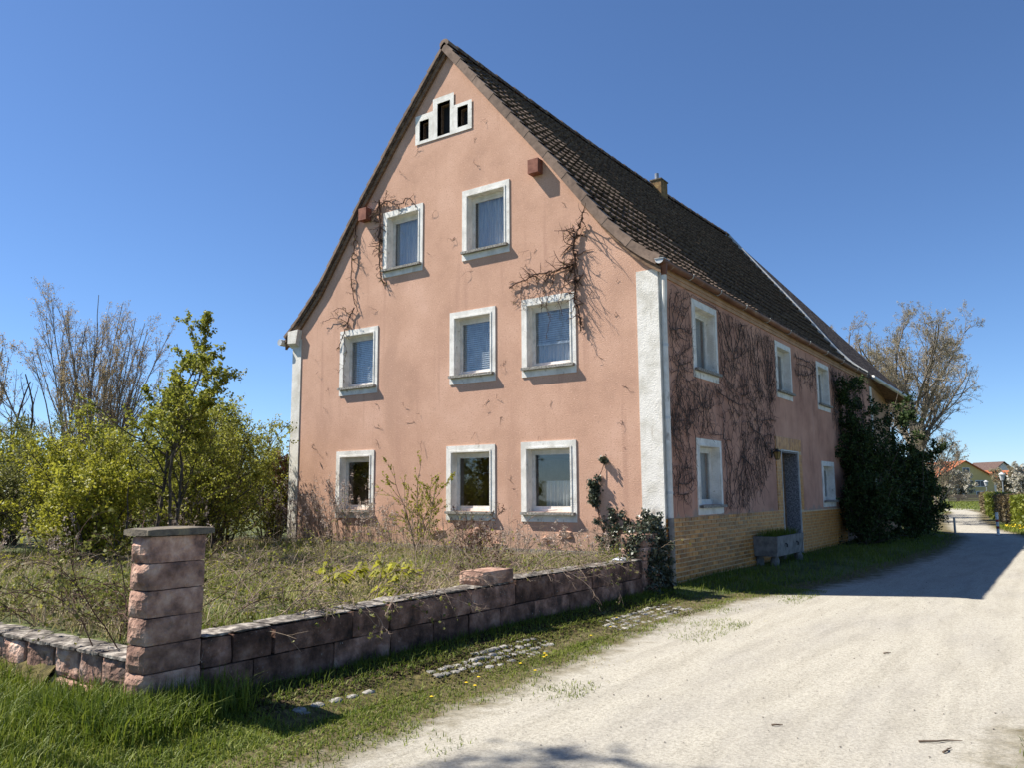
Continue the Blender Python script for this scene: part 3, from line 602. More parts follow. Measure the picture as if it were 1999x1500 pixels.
# seam flashing, hip end, far eave
RT = Vector((-5.25, 19.4, 13.02)); SB = Vector((.11, 19.4, 6.36)); FE = Vector((1.0, 22.9, 5.62)); BL = Vector((-10.78, 23.9, 5.95)); SL = Vector((-10.78, 19.4, 5.95)); MID = Vector((-1.25, 19.0, 7.55))
V = [RT, SB, FE, BL, SL, Vector((-.9, 19.4, 7.2))]; V += [v-Vector((0, 0, .12)) for v in V]
mk('hip_end', V, [(0, 5, 2), (5, 1, 2), (0, 2, 3), (0, 3, 4), (6, 8, 11), (11, 8, 7), (6, 9, 8), (6, 10, 9), (1, 7, 8, 2), (2, 8, 9, 3), (3, 9, 10, 4)], 'tile', roof)
fl = MB()
pts = [Vector((x, 19.3, z+ridge_up(19.4, z)+.05)) for x, z in RPR]
for a, b in zip(pts[:-1], pts[1:]): fl.add([a+Vector((0, -.15, .07)), a+Vector((0, .15, .07)), b+Vector((0, .15, .07)), b+Vector((0, -.15, .07)), a+Vector((0, -.15, -.1)), b+Vector((0, -.15, -.1)), a+Vector((0, .15, -.1)), b+Vector((0, .15, -.1))], [(0, 1, 2, 3), (0, 3, 5, 4), (1, 6, 7, 2)])
fl.build('seam_flashing', 'zinc', roof, fix=False)
V = [SB+Vector((0, .1, -.14)), FE+Vector((0, 0, -.14)), Vector((0, HY, 5.55)), Vector((0, 18.8, 6.02))]; mk('soffit', V, [(0, 1, 2, 3)], 'wood', roof)
m = MB(); m.tube([SB+Vector((.09, .15, -.10)), FE+Vector((.09, .05, -.10))], .08, 10); m.build('gutter', 'zinc', house)['label'] = 'grey metal gutter of the far bay'
MB().tube([FE+Vector((.07, 0, -.14)), FE+Vector((.05, .05, -.42)), FE+Vector((-.25, .3, -.78)), Vector((.12, 23.65, 4.5)), Vector((.12, 23.65, .1))], .055, 8).build('downpipe', 'iron', house)
# chimney with metal liner
ch = bpy.data.objects.new('chimney', None); COL.objects.link(ch); ch.parent = roof
MB().box(-5.24, -4.84, 11.4, 11.95, 11.8, 12.86).build('chimney_stack', 'chim', ch); MB().box(-5.27, -4.81, 11.37, 11.98, 12.86, 12.90).build('chimney_cap', 'cap', ch)
MB().tube([(-5.08, 11.6, 12.90), (-5.08, 11.6, 13.17)], .075, 10).build('flue_pipe', 'steel', ch)
MB().box(-5.50, -5.36, 4.2, 5.15, 12.35, 12.72).build('skylight_edge', 'whitepaint', roof)
# gutter: half round, one piece per length
gys = [-.18, 1.3, 2.9, 4.6, 6.4, 8.3, 10.3, 12.4, 14.6, 16.8, 18.5]
for i, (a, b) in enumerate(zip(gys[:-1], gys[1:])):
    sag = .012*math.sin(i*2.1); V = []; k = 9; GXc, GZc = .125, 6.25
    for y in (a, (a+b)/2, b+.03):
        for r_ in (.09, .084):
            for j in range(k):
                an = math.pi+math.pi*j/(k-1); V.append((GXc+r_*math.cos(an), y, GZc+sag+(-.014 if y == (a+b)/2 else 0)+r_*math.sin(an)))
    F = []
    for s in range(2):
        for t in range(2):
            o_ = s*2*k+t*k
            F += [(o_+j, o_+j+1, o_+2*k+j+1, o_+2*k+j) for j in range(k-1)]
    F += [(j, j+1, k+j+1, k+j) for j in range(k-1)]
    mk('gutter_length', V, F, 'copper', house, smooth=False)
    MB().tube([(.225, b, 6.26), (.195, b, 6.18), (.125, b, 6.15), (.06, b, 6.18), (.035, b, 6.25)], .011, 5).build('gutter_bracket', 'zinc', house)
V = [(.125, -.185, 6.25)]+[(.125+.09*math.cos(math.pi+math.pi*j/10), -.185, 6.25+.09*math.sin(math.pi+math.pi*j/10)) for j in range(11)]
mk('gutter_end_cap', V, [tuple(range(12))], 'zinc', house); MB().box(.03, .22, -.2, .1, 6.252, 6.262).build('gutter_rim', 'zinc', house)
MB().tube([(-10.80, -.2, 5.86), (-10.80, 19, 5.86)], .09, 8).build('gutter', 'zinc', house)
# downpipe by the corner: hopper, swan neck, painted pipe, iron standpipe
dp = bpy.data.objects.new('downpipe', None); COL.objects.link(dp); dp.parent = house
MB().tube([(.125, .0, 6.19), (.122, .02, 6.07), (.12, .03, 5.98)], [.08, .07, .056], 10).build('hopper', 'copper', dp)
MB().tube([(.12, .03, 6.0), (.12, .035, 5.85), (.11, .05, 5.65), (.09, .07, 5.45), (.08, .08, 5.3), (.08, .085, 3.0), (.08, .085, 1.35)], .05, 10).build('pipe', 'pipewhite', dp)
MB().tube([(.08, .085, 1.36), (.08, .085, .02)], .058, 10).build('standpipe', 'plinth', dp)
for z in (4.6, 3.2, 1.8): MB().tube([(.08, .085, z), (.08, .085, z+.05)], .056, 10).build('pipe_clip', 'zinc', dp)

# wall lantern beside the door
ln = thing('wall_lantern', 'black iron wall lantern with amber glass hanging left of the side door', 'lantern', (0.01, 6.62, 2.62))
ln.scale = (.8, .8, .8); LNM = MB(); LNM.box(0, .03, -.05, .05, .08, .34); LNM.tube([(.02, 0, .3), (.12, 0, .36), (.17, 0, .33)], .012, 6); LNM.build('bracket', 'iron', ln)
def frust(r0, r1, z0, z1, k=6, cx=.18):
    V = [(cx+r*math.cos(2*math.pi*j/k), r*math.sin(2*math.pi*j/k), z) for r, z in ((r0, z0), (r1, z1)) for j in range(k)]
    return V, [(j, (j+1) % k, k+(j+1) % k, k+j) for j in range(k)]+[tuple(range(k))[::-1], tuple(range(k, 2*k))]
mk('glass', *frust(.07, .12, .04, .26), 'glassamber', ln); V, F = frust(.15, .05, .26, .33); V2, F2 = frust(.05, .05, .33, .36); MB().add(V, F).add(V2, F2).build('cap', 'iron', ln); mk('base', *frust(.05, .075, .01, .04), 'iron', ln)
lb = MB()
for j in range(6):
    a = 2*math.pi*j/6; lb.tube([(.18+.072*math.cos(a), .072*math.sin(a), .04), (.18+.123*math.cos(a), .123*math.sin(a), .26)], .007, 4)
lb.build('glazing_bars', 'iron', ln)

# ------------------------------------------------------------------ garden wall, pillars, cobbles
gwall = thing('garden_wall', 'long low stained sandstone wall running from gate pillar to house corner', 'wall', (0, 0, 0))
upj = [-9.69, -9.38, -8.96, -7.96, -7.42, -6.55, -6.0, -5.05, -4.1, -3.0, -2.1, -1.25]
loj = [-9.69, -9.15, -8.2, -7.4, -6.7, -6.05, -5.4, -4.6, -3.7, -2.9, -2.0, -1.25]
topz = lambda y: .645+.03*sstep((y+9.5)/3)-.02*sstep((y+4.5)/3)
sd = 10
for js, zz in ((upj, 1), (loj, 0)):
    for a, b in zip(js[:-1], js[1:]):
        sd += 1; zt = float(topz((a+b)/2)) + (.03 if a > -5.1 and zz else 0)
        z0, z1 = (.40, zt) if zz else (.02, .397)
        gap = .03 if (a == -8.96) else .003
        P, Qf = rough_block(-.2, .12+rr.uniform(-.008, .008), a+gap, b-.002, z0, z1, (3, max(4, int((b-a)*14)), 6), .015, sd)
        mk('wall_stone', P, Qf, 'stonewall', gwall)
for a, b in zip(upj[:-1], upj[1:]):
    sd += 1; zt = float(topz((a+b)/2))+(.03 if a > -5.1 else 0)
    P, Qf = rough_block(-.215, .128, a+.004, b-.004, zt+.004, zt+.030, (5, max(5, int((b-a)*12)), 1), .016, sd, .008); mk('coping_slab', P, Qf, 'coping', gwall)
lwall = thing('garden_wall', 'low rock faced sandstone wall going left from the gate pillar under brambles', 'wall', (0, 0, 0))
xj = [-.14, -.62, -1.0, -1.45, -1.95, -2.4, -2.95, -3.5, -4.1, -4.8]
for i, (a, b) in enumerate(zip(xj[:-1], xj[1:])):
    for z0, z1 in ((.0, .24), (.246, .5)):
        sd += 1; P, Qf = rough_block(b+.008, a-.004, -10.13+rr.uniform(-.02, .02), -9.86, z0, z1, (7, 3, 5), .022, sd, .006, .5); mk('wall_stone', P, Qf, 'stone', lwall)
    sd += 1; P, Qf = rough_block(b+.004, a-.004, -10.17, -9.84, .504, .545, (5, 4, 1), .01, sd, .006); mk('coping_slab', P, Qf, 'coping', lwall)
slab = thing('mossy_slab', 'mossy stone slab leaning against foot of the left garden wall', 'slab', (-1.9, -10.33, .1))
P, Qf = rough_block(-.55, .5, -.05, .06, -.05, .30, (7, 2, 5), .03, 88); c_, s_ = math.cos(-.75), math.sin(-.75); P = np.stack([P[:, 0], P[:, 1]*c_-P[:, 2]*s_*-1*-1, P[:, 1]*s_*-1+P[:, 2]*c_], 1)
mk('slab', P, Qf, 'moss', slab)
def pillar(name, label, x0, x1, y0, y1, courses, z0, ch_, cap=True, mt='stone'):
    p = thing(name, label, 'pillar', ((x0+x1)/2, (y0+y1)/2, z0)); global sd
    cx, cy = (x0+x1)/2, (y0+y1)/2
    for c in range(courses):
        sd += 1; P, Qf = rough_block(x0-cx, x1-cx, y0-cy, y1-cy, c*ch_, (c+1)*ch_-.002, (6, 10, 6), .006, sd, .003)
        # hand worked bosses on the narrow face
        fr = np.abs(P[:, 1]-(y0-cy)) < .035
        inx = np.clip(1-np.abs(P[:, 0])/((x1-x0)/2-.02), 0, 1); inz = np.clip(1-np.abs(P[:, 2]-(c+.5)*ch_)/(ch_/2-.02), 0, 1)
        P[:, 1] -= fr*np.minimum(1, inx*2.5)*np.minimum(1, inz*2.5)*(.03+.02*vnoise(P, 12, sd))
        mk('pillar_stone', P, Qf, mt, p)
    if cap:
        P, Qf = rough_block(x0-cx-.055, x1-cx+.055, y0-cy-.06, y1-cy+.06, courses*ch_, courses*ch_+.062, (5, 8, 1), .006, sd+50, .005); mk('cap_slab', P, Qf, 'cap', p)
    return p
gp = pillar('gate_pillar', 'tall pink sandstone gate pillar with dark cap slab at the wall corner', -.14, .125, -10.2, -9.695, 7, .02, .2135)
gh = MB().tube([(-.05, .27, .62), (-.05, .36, .60), (-.02, .38, .5)], .03, 6); gh.build('iron_hinge', 'iron', gp)
gh = MB().tube([(-.1, .25, 1.05), (-.06, .36, .98)], .025, 6); gh.build('iron_hinge', 'iron', gp)
pillar('stub_pillar', 'short broken sandstone pillar stub on top of the garden wall', -.25, .13, -5.78, -5.12, 1, .70, .17, False, 'stone')
pillar('end_pillar', 'pink stone pillar overgrown with ivy beside the house corner', -.30, .13, -1.22, -.42, 5, .02, .22, False)

cob = mk('cobble_strip', [(x, y, float(ground_z(x, y))+.006) for y in np.linspace(-9.8, -.9, 40) for x in (.66, 1.16)], [(2*i, 2*i+1, 2*i+3, 2*i+2) for i in range(39)], 'moss', kind='structure')
cms = []
for s in range(5):
    P, Qf = rough_block(-.058+.006*s, .056, -.062, .058+.006*s, -.06, .012, (4, 4, 2), .010, 200+s, .010); o = mk('cobble', P, Qf, 'cobble', cob); cms.append(o.data); o.location = (.9, -9.3+s*.19, float(ground_z(.9, -9.3+s*.19))+.004)
cnt = 0
for j in range(66):
    for i in range(4):
        y = -9.3+j*.127+rr.uniform(-.015, .015)+(i % 2)*.06; x = .735+i*.122+rr.uniform(-.012, .012)
        if j < 5 and i == 1: continue
        patch = math.sin(y*1.75+.4)+.5*math.sin(y*3.1+1)
        if patch < -.15+.5*abs(i-1.5)/1.5*rr.random() or cnt > 270: continue
        o = inst('cobble', cms[rr.randrange(5)], cob, Matrix.Translation((x, y, float(ground_z(x, y))+.004+rr.uniform(-.010, .006))) @ Matrix.Rotation(rr.uniform(-.35, .35)+rr.choice([0, math.pi/2, math.pi]), 4, 'Z')); cnt += 1

# stone trough in front of the door
tr = thing('stone_trough', 'grey concrete trough planter with grass standing on stone feet by the side door', 'planter', (-.02, 4.85, .05))
tr.scale = (1.08, 1.08, 1.1); tb = MB(); X0, X1, Y0, Y1 = 0, .56, 0, 2.05
V = [(X0+.05, Y0+.03, .27), (X1-.03, Y0+.03, .27), (X1-.03, Y1-.03, .27), (X0+.05, Y1-.03, .27), (X0, Y0, .68), (X1, Y0, .68), (X1, Y1, .68), (X0, Y1, .68),
     (X0+.06, Y0+.06, .68), (X1-.06, Y0+.06, .68), (X1-.06, Y1-.06, .68), (X0+.06, Y1-.06, .68), (X0+.06, Y0+.06, .60), (X1-.06, Y0+.06, .60), (X1-.06, Y1-.06, .60), (X0+.06, Y1-.06, .60)]
tb.add(V, [(3, 2, 1, 0), (0, 1, 5, 4), (1, 2, 6, 5), (2, 3, 7, 6), (3, 0, 4, 7), (4, 5, 9, 8), (5, 6, 10, 9), (6, 7, 11, 10), (7, 4, 8, 11), (8, 9, 13, 12), (9, 10, 14, 13), (10, 11, 15, 14), (11, 8, 12, 15), (12, 13, 14, 15)])
tb.build('basin', 'concrete', tr)
for (x, y) in ((.02, .12), (.34, .12), (.02, 1.75), (.38, 1.75)):
    sd += 1; P, Qf = rough_block(x, x+.17, y, y+.16, -.06, .268, (3, 3, 4), .02, sd, .02); mk('foot', P, Qf, 'concrete', tr)
for y in (.6, 1.45): MB().tube([(.555, y, .52), (.59, y, .50), (.585, y, .44)], .018, 6).build('hook', 'iron', tr)
B = np.stack([RNG.uniform(.08, .48, 900), RNG.uniform(.08, 1.97, 900), np.full(900, .6)], 1); V, Q, T, rnd = blades(B, RNG.uniform(.1, .28, 900), .008, RNG, .5)
mk('planter_grass', V, {'q': Q, 't': T}, 'grass', tr, attrs={'rnd': rnd*.5}, kind='stuff')

# ------------------------------------------------------------------ climbers on the house
def wiggle(pts, n, rng, amp):
    P = np.array(pts, float); d = np.concatenate([[0], np.cumsum(np.linalg.norm(np.diff(P, axis=0), axis=1))]); s = np.linspace(0, d[-1], n)
    R_ = np.stack([np.interp(s, d, P[:, k]) for k in range(3)], 1); R_[1:-1] += rng.normal(0, amp, (n-2, 3)); return R_
def wall_vine(label, stems, seed, tw1, tw2, r0):
    """stems: (points in the wall plane (x, z), offset). Branch twigs lean out of the wall"""
    rng = np.random.default_rng(seed); x0, z0 = stems[0][0][-1]
    root = thing('climbing_vine', label, 'vine', (x0, -.06, z0), 'bare vines hanging on the gable')
    org = np.array([x0, -.06, z0]); parts = []; allP = []
    for pts, rad, ntw in stems:
        P = wiggle([(x, -.06, z) for x, z in pts], max(10, len(pts)*4), rng, .012)[None]; P[:, :, 1] = np.minimum(P[:, :, 1], -.03)
        R_ = np.linspace(rad, rad*.55, P.shape[1])[None]; parts.append(tubes(P, R_, 6))
        K, KR = kids(P, R_, ntw, .02, .98, 1.15, tw1/ max(.3, np.linalg.norm(np.diff(P[0], axis=0), axis=1).sum()), 7, .28, -.06, rng, .55, .0045); K[:, :, 1] = np.minimum(K[:, :, 1], -.015)
        parts.append(tubes(K, KR, 4)); K2, KR2 = kids(K, KR, 4, .2, 1., .9, tw2, 5, .3, -.03, rng, .7, .0035); K2[:, :, 1] = np.minimum(K2[:, :, 1], -.012); parts.append(tubes(K2, KR2, 3)); allP.append(K2)
    V, Q = join(parts); mk('stem', V-org, {'q': Q}, 'vine', root)
    C = along(np.concatenate(allP), 160, rng, .004, .5); V, Q, rnd = leaves(C, .018, rng, 1.5); mk('buds', V-org, {'q': Q}, 'leafolive', root, attrs={'rnd': rnd})
wall_vine('bare vine hanging beside left eave down to the left upper window', [([(-8.14, 8.88), (-8.19, 8.53), (-8.2, 8.07), (-8.26, 7.81), (-8.3, 7.35), (-8.26, 7.01), (-8.18, 6.67), (-8.03, 6.35)], .018, 26),
    ([(-8.16, 6.47), (-8.33, 6.26), (-8.39, 6.04), (-8.54, 5.76), (-8.74, 5.48)], .018, 16), ([(-8.33, 6.3), (-8.5, 6.45), (-8.73, 6.54), (-8.91, 6.47)], .01, 3), ([(-8.38, 6.09), (-8.63, 6.24), (-8.91, 6.31), (-9.33, 6.25)], .01, 4),
    ([(-8.5, 5.8), (-8.42, 5.4), (-8.5, 5.0), (-8.48, 4.6)], .007, 5)], 1, .3, .55, .02)
wall_vine('bare vine clinging left of the small attic window', [([(-7.37, 9.1), (-7.32, 8.49), (-7.34, 7.84), (-7.3, 7.38), (-7.26, 7.08), (-7.15, 6.92)], .026, 44),
    ([(-7.36, 8.96), (-7.05, 9.01), (-6.77, 8.82), (-6.56, 8.85), (-6.46, 8.96), (-6.29, 8.86), (-6.15, 8.65)], .018, 10)], 2, .38, .55, .02)
wall_vine('largest bare vine with long side limb above the right upper window', [([(-1.59, 7.44), (-1.71, 7.23), (-1.76, 7.11), (-1.82, 6.88), (-1.8, 6.66), (-1.78, 6.53), (-1.82, 6.23), (-1.79, 5.9), (-1.83, 5.74), (-1.73, 5.53), (-1.7, 5.3), (-1.68, 5.08)], .027, 60),
    ([(-1.78, 6.51), (-2.06, 6.46), (-2.41, 6.44), (-2.69, 6.45), (-2.95, 6.38), (-3.24, 6.34), (-3.44, 6.24)], .022, 34), ([(-1.76, 7.13), (-1.82, 7.28), (-1.94, 7.25), (-2.04, 7.24)], .014, 6),
    ([(-2.3, 6.4), (-2.36, 6.1), (-2.5, 5.8), (-2.42, 5.4), (-2.5, 5.05)], .008, 9), ([(-2.75, 6.4), (-2.72, 6.1), (-2.6, 5.75), (-2.62, 5.6)], .008, 9), ([(-2.0, 6.45), (-2.06, 6.1), (-2.2, 5.75), (-2.1, 5.45)], .009, 9), ([(-3.1, 6.35), (-3.12, 6.0), (-3.05, 5.7)], .007, 9)], 3, .42, .55, .02)

def inpoly(p, poly):
    x, y = p; c = False; j = len(poly)-1
    for i in range(len(poly)):
        if (poly[i][1] > y) != (poly[j][1] > y) and x < (poly[j][0]-poly[i][0])*(y-poly[i][1])/(poly[j][1]-poly[i][1])+poly[i][0]: c = not c
        j = i
    return c
def colonise(regions, roots, n_att, rng, step=.06, infl=.45, kill=.092, avoid=()):
    att = []
    for poly, dens in regions:
        xs = [p[0] for p in poly]; zs = [p[1] for p in poly]; k = 0
        while k < dens:
            p = (rng.uniform(min(xs), max(xs)), rng.uniform(min(zs), max(zs)))
            if inpoly(p, poly) and rng.random() < .80+1.0*float(vnoise(np.array([[p[0], p[1], 3.3]]), 1.5, 61)[0]) and not any(a[0] < p[0] < a[1] and a[2] < p[1] < a[3] for a in avoid): att.append(p); k += 1
    A = np.array(att); N_ = [np.array(r_, float) for r_ in roots]; par = [-1]*len(N_); near = np.full(len(A), -1); nd = np.full(len(A), 1e9); new = list(range(len(N_)))
    for it in range(260):
        for i in new:
            d = np.linalg.norm(A-N_[i], axis=1); b = d < nd; nd[b] = d[b]; near[b] = i
        act = (nd < infl) & (nd > kill)
        if not act.any(): break
        new = []; 
        for i in np.unique(near[act]):
            s = act & (near == i); d = norm(A[s]-N_[i]).sum(0)+rng.normal(0, .35, 2); d = d/(np.linalg.norm(d)+1e-9)
            q = N_[i]+d*step; N_.append(q); par.append(int(i)); new.append(len(N_)-1)
        if len(N_) > 9000: break
    return np.array(N_), np.array(par)
def creeper(label, regions, roots, seed, avoid=(), thick=.0036, off=.018):
    rng = np.random.default_rng(seed); N_, par = colonise(regions, roots, 0, rng, avoid=avoid)
    cnt = np.ones(len(N_))
    for i in range(len(N_)-1, -1, -1):
        if par[i] >= 0: cnt[par[i]] += cnt[i]
    rad = np.minimum(thick*cnt**.30, .028)
    k = np.where(par >= 0)[0]; P = np.zeros((len(k), 2, 3)); jit = rng.uniform(.0, .03, len(N_))
    for c, idx in ((0, par[k]), (1, k)): P[:, c, 0] = off+jit[idx]+rad[idx]; P[:, c, 1] = N_[idx, 0]; P[:, c, 2] = N_[idx, 1]
    R_ = np.stack([np.minimum(rad[par[k]], rad[k]*1.5), rad[k]], 1)
    org = np.array([0, roots[0][0], roots[0][1]]); root = thing('bare_creeper', label, 'creeper', tuple(org), 'leafless creepers on the side wall')
    parts = [tubes(P, R_, 4)]
    tips = P[rng.integers(0, len(P), int(len(P)*.35))]; S = tips[:, 1]; D = np.stack([rng.uniform(.1, .8, len(S)), rng.normal(0, 1, len(S)), rng.normal(0, 1, len(S))], 1)
    tp, tr_ = walk(S, D, rng.uniform(.04, .14, len(S)), np.full(len(S), .0028), 3, .3, 0, rng, .6); parts.append(tubes(tp, tr_, 3))
    nt = int(len(P)*.5); S = P[rng.integers(0, len(P), nt), 1]; a_ = rng.uniform(0, 6.283, nt); ps = np.zeros((nt, 9, 3)); ps[:, 0] = S; cur = rng.normal(0, .28, nt); st_ = rng.uniform(.03, .075, nt)
    for j in range(1, 9):
        a_ = a_+cur+rng.normal(0, .22, nt); ps[:, j] = ps[:, j-1]+np.stack([rng.normal(0, .004, nt), np.cos(a_)*st_, np.sin(a_)*st_], 1)
    ps[:, :, 0] = np.clip(ps[:, :, 0], .015, .08)
    bad = np.zeros(nt, bool)
    for (b0, b1, b2, b3) in avoid: bad |= ((ps[:, :, 1] > b0) & (ps[:, :, 1] < b1) & (ps[:, :, 2] > b2) & (ps[:, :, 2] < b3)).sum(1) > 2
    bad |= (ps[:, :, 1] < .3).any(1) | (ps[:, :, 2] > 6.0).any(1); ps = ps[~bad]
    parts.append(tubes(ps, np.linspace(.0052, .0026, 9)[None].repeat(len(ps), 0), 3))
    V, Q = join(parts); mk('stem', V-org, {'q': Q}, 'vinedark', root)
wa = [(b[0]-.02, b[1]+.02, b[2]+.05, b[3]+.0) for b in FW.values()]+[(6.95, 9.4, 0, 3.3)]
creeper('leafless creeper between the corner downpipe and the first upper side window', [([(.36, 5.83), (.84, 5.93), (1.66, 5.90), (1.60, 4.35), (1.56, 2.78), (1.52, 1.85), (.86, 1.7), (.26, 1.76)], 2300)], [(.55, 1.9), (.75, 4.3), (.4, 2.9), (1.3, 3.2), (.5, 5.0)], 11, wa)
creeper('leafless creeper fanning out between the first and second upper side windows', [([(1.5, 5.96), (3.12, 5.94), (7.3, 5.88), (7.32, 4.5), (6.67, 3.9), (4.54, 4.0), (2.92, 4.18)], 3600)], [(5.8, 4.3), (4.6, 4.1), (6.6, 4.4), (3.2, 4.4), (4.0, 4.9)], 12, wa)
creeper('leafless creeper in dense mat left of the side door', [([(.29, 3.7), (1.54, 4.2), (2.93, 4.2), (4.58, 4.0), (7.15, 3.76), (6.87, 2.88), (6.01, 1.97), (4.29, 1.40), (3.07, 1.45), (3.05, 2.93), (1.61, 2.95), (.22, 2.81)], 4200)], [(3.1, 3.05), (.4, 2.95), (4.4, 2.6), (5.6, 3.3), (2.0, 3.6), (3.5, 3.9)], 13, wa)
creeper('thin leafless creeper trailing down beside the evergreen shrub', [([(13.3, 6.0), (18.4, 6.0), (18.6, 3.6), (14.9, 3.2), (13.3, 4.2)], 1500), ([(9.0, 5.8), (11.5, 5.8), (11.4, 4.6), (9.2, 5.0)], 300)], [(15.5, 3.3), (17.2, 3.4), (11.4, 5.6), (13.6, 4.3)], 14, wa)
for i in range(11):
    cx_, cz_ = rr.uniform(-5.6, -1.6), rr.uniform(.74, 1.06); n_ = 11; a0 = rr.uniform(.06, .2); b0 = rr.uniform(.03, .08)
    ring = [(cx_+a0*(1+rr.uniform(-.35, .3))*math.cos(2*math.pi*j/n_), cz_+b0*(1+rr.uniform(-.4, .4))*math.sin(2*math.pi*j/n_)) for j in range(n_)]
    V = [(x, -.002, z) for x, z in ring]+[(cx_+(x-cx_)*.8, -rr.uniform(.02, .045)-(.02 if z > cz_ else 0), cz_+(z-cz_)*.8) for x, z in ring]
    mk('loose_plaster', V, [(j, (j+1) % n_, n_+(j+1) % n_, n_+j) for j in range(n_)]+[tuple(range(n_, 2*n_))], 'pink', house, fix=True)
# small remnants of old climbers on the gable
rng = np.random.default_rng(21); S = []
while len(S) < 62:
    x, z = rng.uniform(-9.8, -.8), rng.uniform(1.2, 10.8)
    if z < prof(x)-.8 and not any(b[0]-.1 < x < b[1]+.1 and b[2]-.1 < z < b[3]+.1 for b in GW.values()): S.append((x, -.012, z))
S = np.array(S); D = np.stack([rng.normal(0, 1, 62), np.full(62, -.2), rng.normal(-.6, 1, 62)], 1); P, R_ = walk(S, D, rng.uniform(.08, .38, 62), np.full(62, .0042), 7, .5, -.12, rng); P[:, :, 1] = np.clip(P[:, :, 1], -.06, -.006)
K, KR = kids(P, R_, 2, .2, .9, .9, .5, 4, .5, 0, rng, .8, .003); K[:, :, 1] = np.clip(K[:, :, 1], -.07, -.006)
V, Q = join([tubes(P, R_, 3), tubes(K, KR, 3)]); mk('tendril_remnants', V, {'q': Q}, 'vine', kind='stuff')['label'] = 'scattered dry tendril remnants stuck to the pink gable'

# ------------------------------------------------------------------ plants
def shrub(name, label, cat, loc, h, spread, stems, leafn, leafs, leafmat, seed, bark='bark', group=None, lean=(0, 0), up=.05, lv=3, r0=.03, per=(7, 5), part='crown', lowleaf=.1, first=.15, angs=(.7, .75), lf=(.5, .45), jit=.03, wob=.10):
    rng = np.random.default_rng(seed); root = thing(name, label, cat, loc, group)
    S = np.stack([rng.normal(0, .12*spread, stems), rng.normal(0, .12*spread, stems), np.full(stems, -.05)], 1)
    an = rng.uniform(0, 2*np.pi, stems); rad = rng.uniform(.1, 1, stems)*spread/h
    D = np.stack([np.cos(an)*rad+lean[0], np.sin(an)*rad+lean[1], np.ones(stems)], 1)
    P0, R0 = walk(S, D, h*rng.uniform(.7, 1.08, stems), np.full(stems, r0), 12, wob, up, rng, .25)
    parts = [tubes(P0, R0, 6)]
    P1, R1 = kids(P0, R0, per[0], first, .98, angs[0], lf[0], 8, wob*1.2, up, rng, .6, .006); parts.append(tubes(P1, R1, 4)); last = P1
    if lv > 2:
        P2, R2 = kids(P1, R1, per[1], .15, 1., angs[1], lf[1], 5, wob*1.5, up, rng, .6, .004, minlen=.08); parts.append(tubes(P2, R2, 3)); last = np.concatenate([P2[:, :5], P1[:, [0, 2, 4, 6, 7]]])
    if lv > 3:
        P3, R3 = kids(P2, R2, per[2], .1, 1., .6, .5, 5, wob*1.5, up, rng, .7, .005); parts.append(tubes(P3, R3, 3)); last = np.concatenate([P2, P3])
    V, Q = join(parts); mk('stem' if h < 3.5 else 'trunk', V, {'q': Q}, bark, root)
    if leafn:
        C = along(last, leafn, rng, jit, lowleaf); V, Q, rnd = leaves(C, leafs, rng); mk(part, V, {'q': Q}, leafmat, root, attrs={'rnd': rnd})
    return root

# left: thicket behind the garden
shrub('young_tree', 'young slender tree with fresh green leaves rising above the left thicket', 'tree', (-8.0, -5.1, .5), 4.6, .9, 3, 13000, .044, 'leafgreen', 31, lean=(.10, .10), r0=.045, per=(17, 8), first=.3, angs=(.75, .8), lf=(.42, .5), up=.03)
TK = [(-10.5, -5.6, 3.2, 2.0, 'leafyellow', 'broad yellow green bush left of the young tree', 9000), (-8.4, -6.2, 2.4, 1.5, 'leafyellow', 'bright yellow green bush just behind the gate pillar', 8000),
      (-9.6, -3.4, 4.3, 1.9, 'leafgreen', 'full green bush right of the young tree', 11000), (-10.9, -1.7, 4.2, 1.6, 'leafgreen', 'dark green bush beside the left house corner', 9000),
      (-14.5, -6.0, 3.4, 2.4, 'leafolive', 'olive green bush in the back of the thicket', 10000), (-13.0, -9.0, 2.9, 2.2, 'leafolive', 'olive bush at the left picture edge', 9000),
      (-12.2, -7.4, 3.0, 1.9, 'leafyellow', 'sunny yellow green bush near the left picture edge', 9000), (-13.5, -2.8, 3.6, 2.0, 'leafgreen', 'green bush with long shoots behind the middle of the thicket', 9000), (-12.4, .9, 3.6, 1.5, 'leafgreen', 'green bush half hidden behind the left house corner', 8000), (-15.5, .2, 4.4, 2.0, 'leafgreen', 'tall green bush behind the reeds left of the house', 9000), (-17.5, -3.5, 4.2, 2.4, 'leafolive', 'olive bush mass behind the young tree', 9000)]
for i, (x, y, h, s, mt_, lab, n_) in enumerate(TK):
    shrub('thicket_bush', lab, 'bush', (x, y, .48), h*.82, s, 16, int(n_*1.9), .041, mt_, 40+i, per=(9, 5), first=.05, angs=(.8, .8), lf=(.55, .5), lowleaf=.0, jit=.05, group='bushes of the left thicket')
shrub('red_leaved_bush', 'bronze red leaved bush by the left edge of the house', 'bush', (-11.6, 1.2, .5), 2.9, .9, 8, 8000, .045, 'leafred', 61, per=(9, 5), first=.1)
shrub('budding_tree', 'tall many stemmed tree with bronze buds far behind the thicket', 'tree', (-34.0, 7.0, .3), 11.2, 5.2, 30, 24000, .045, 'leafbud', 33, 'barkgrey', lv=4, r0=.065, per=(13, 7, 4), first=.22, angs=(.38, .5), lf=(.30, .42), up=.035, jit=.07, wob=.04)
shrub('budding_tree', 'smaller budding tree left of the tall bronze tree', 'tree', (-37.5, 3.0, .3), 8.6, 3.0, 9, 12000, .055, 'leafbud', 34, 'barkgrey', lv=4, r0=.07, per=(12, 6, 3), first=.2, angs=(.4, .5), lf=(.32, .42), up=.035, jit=.07, wob=.04)
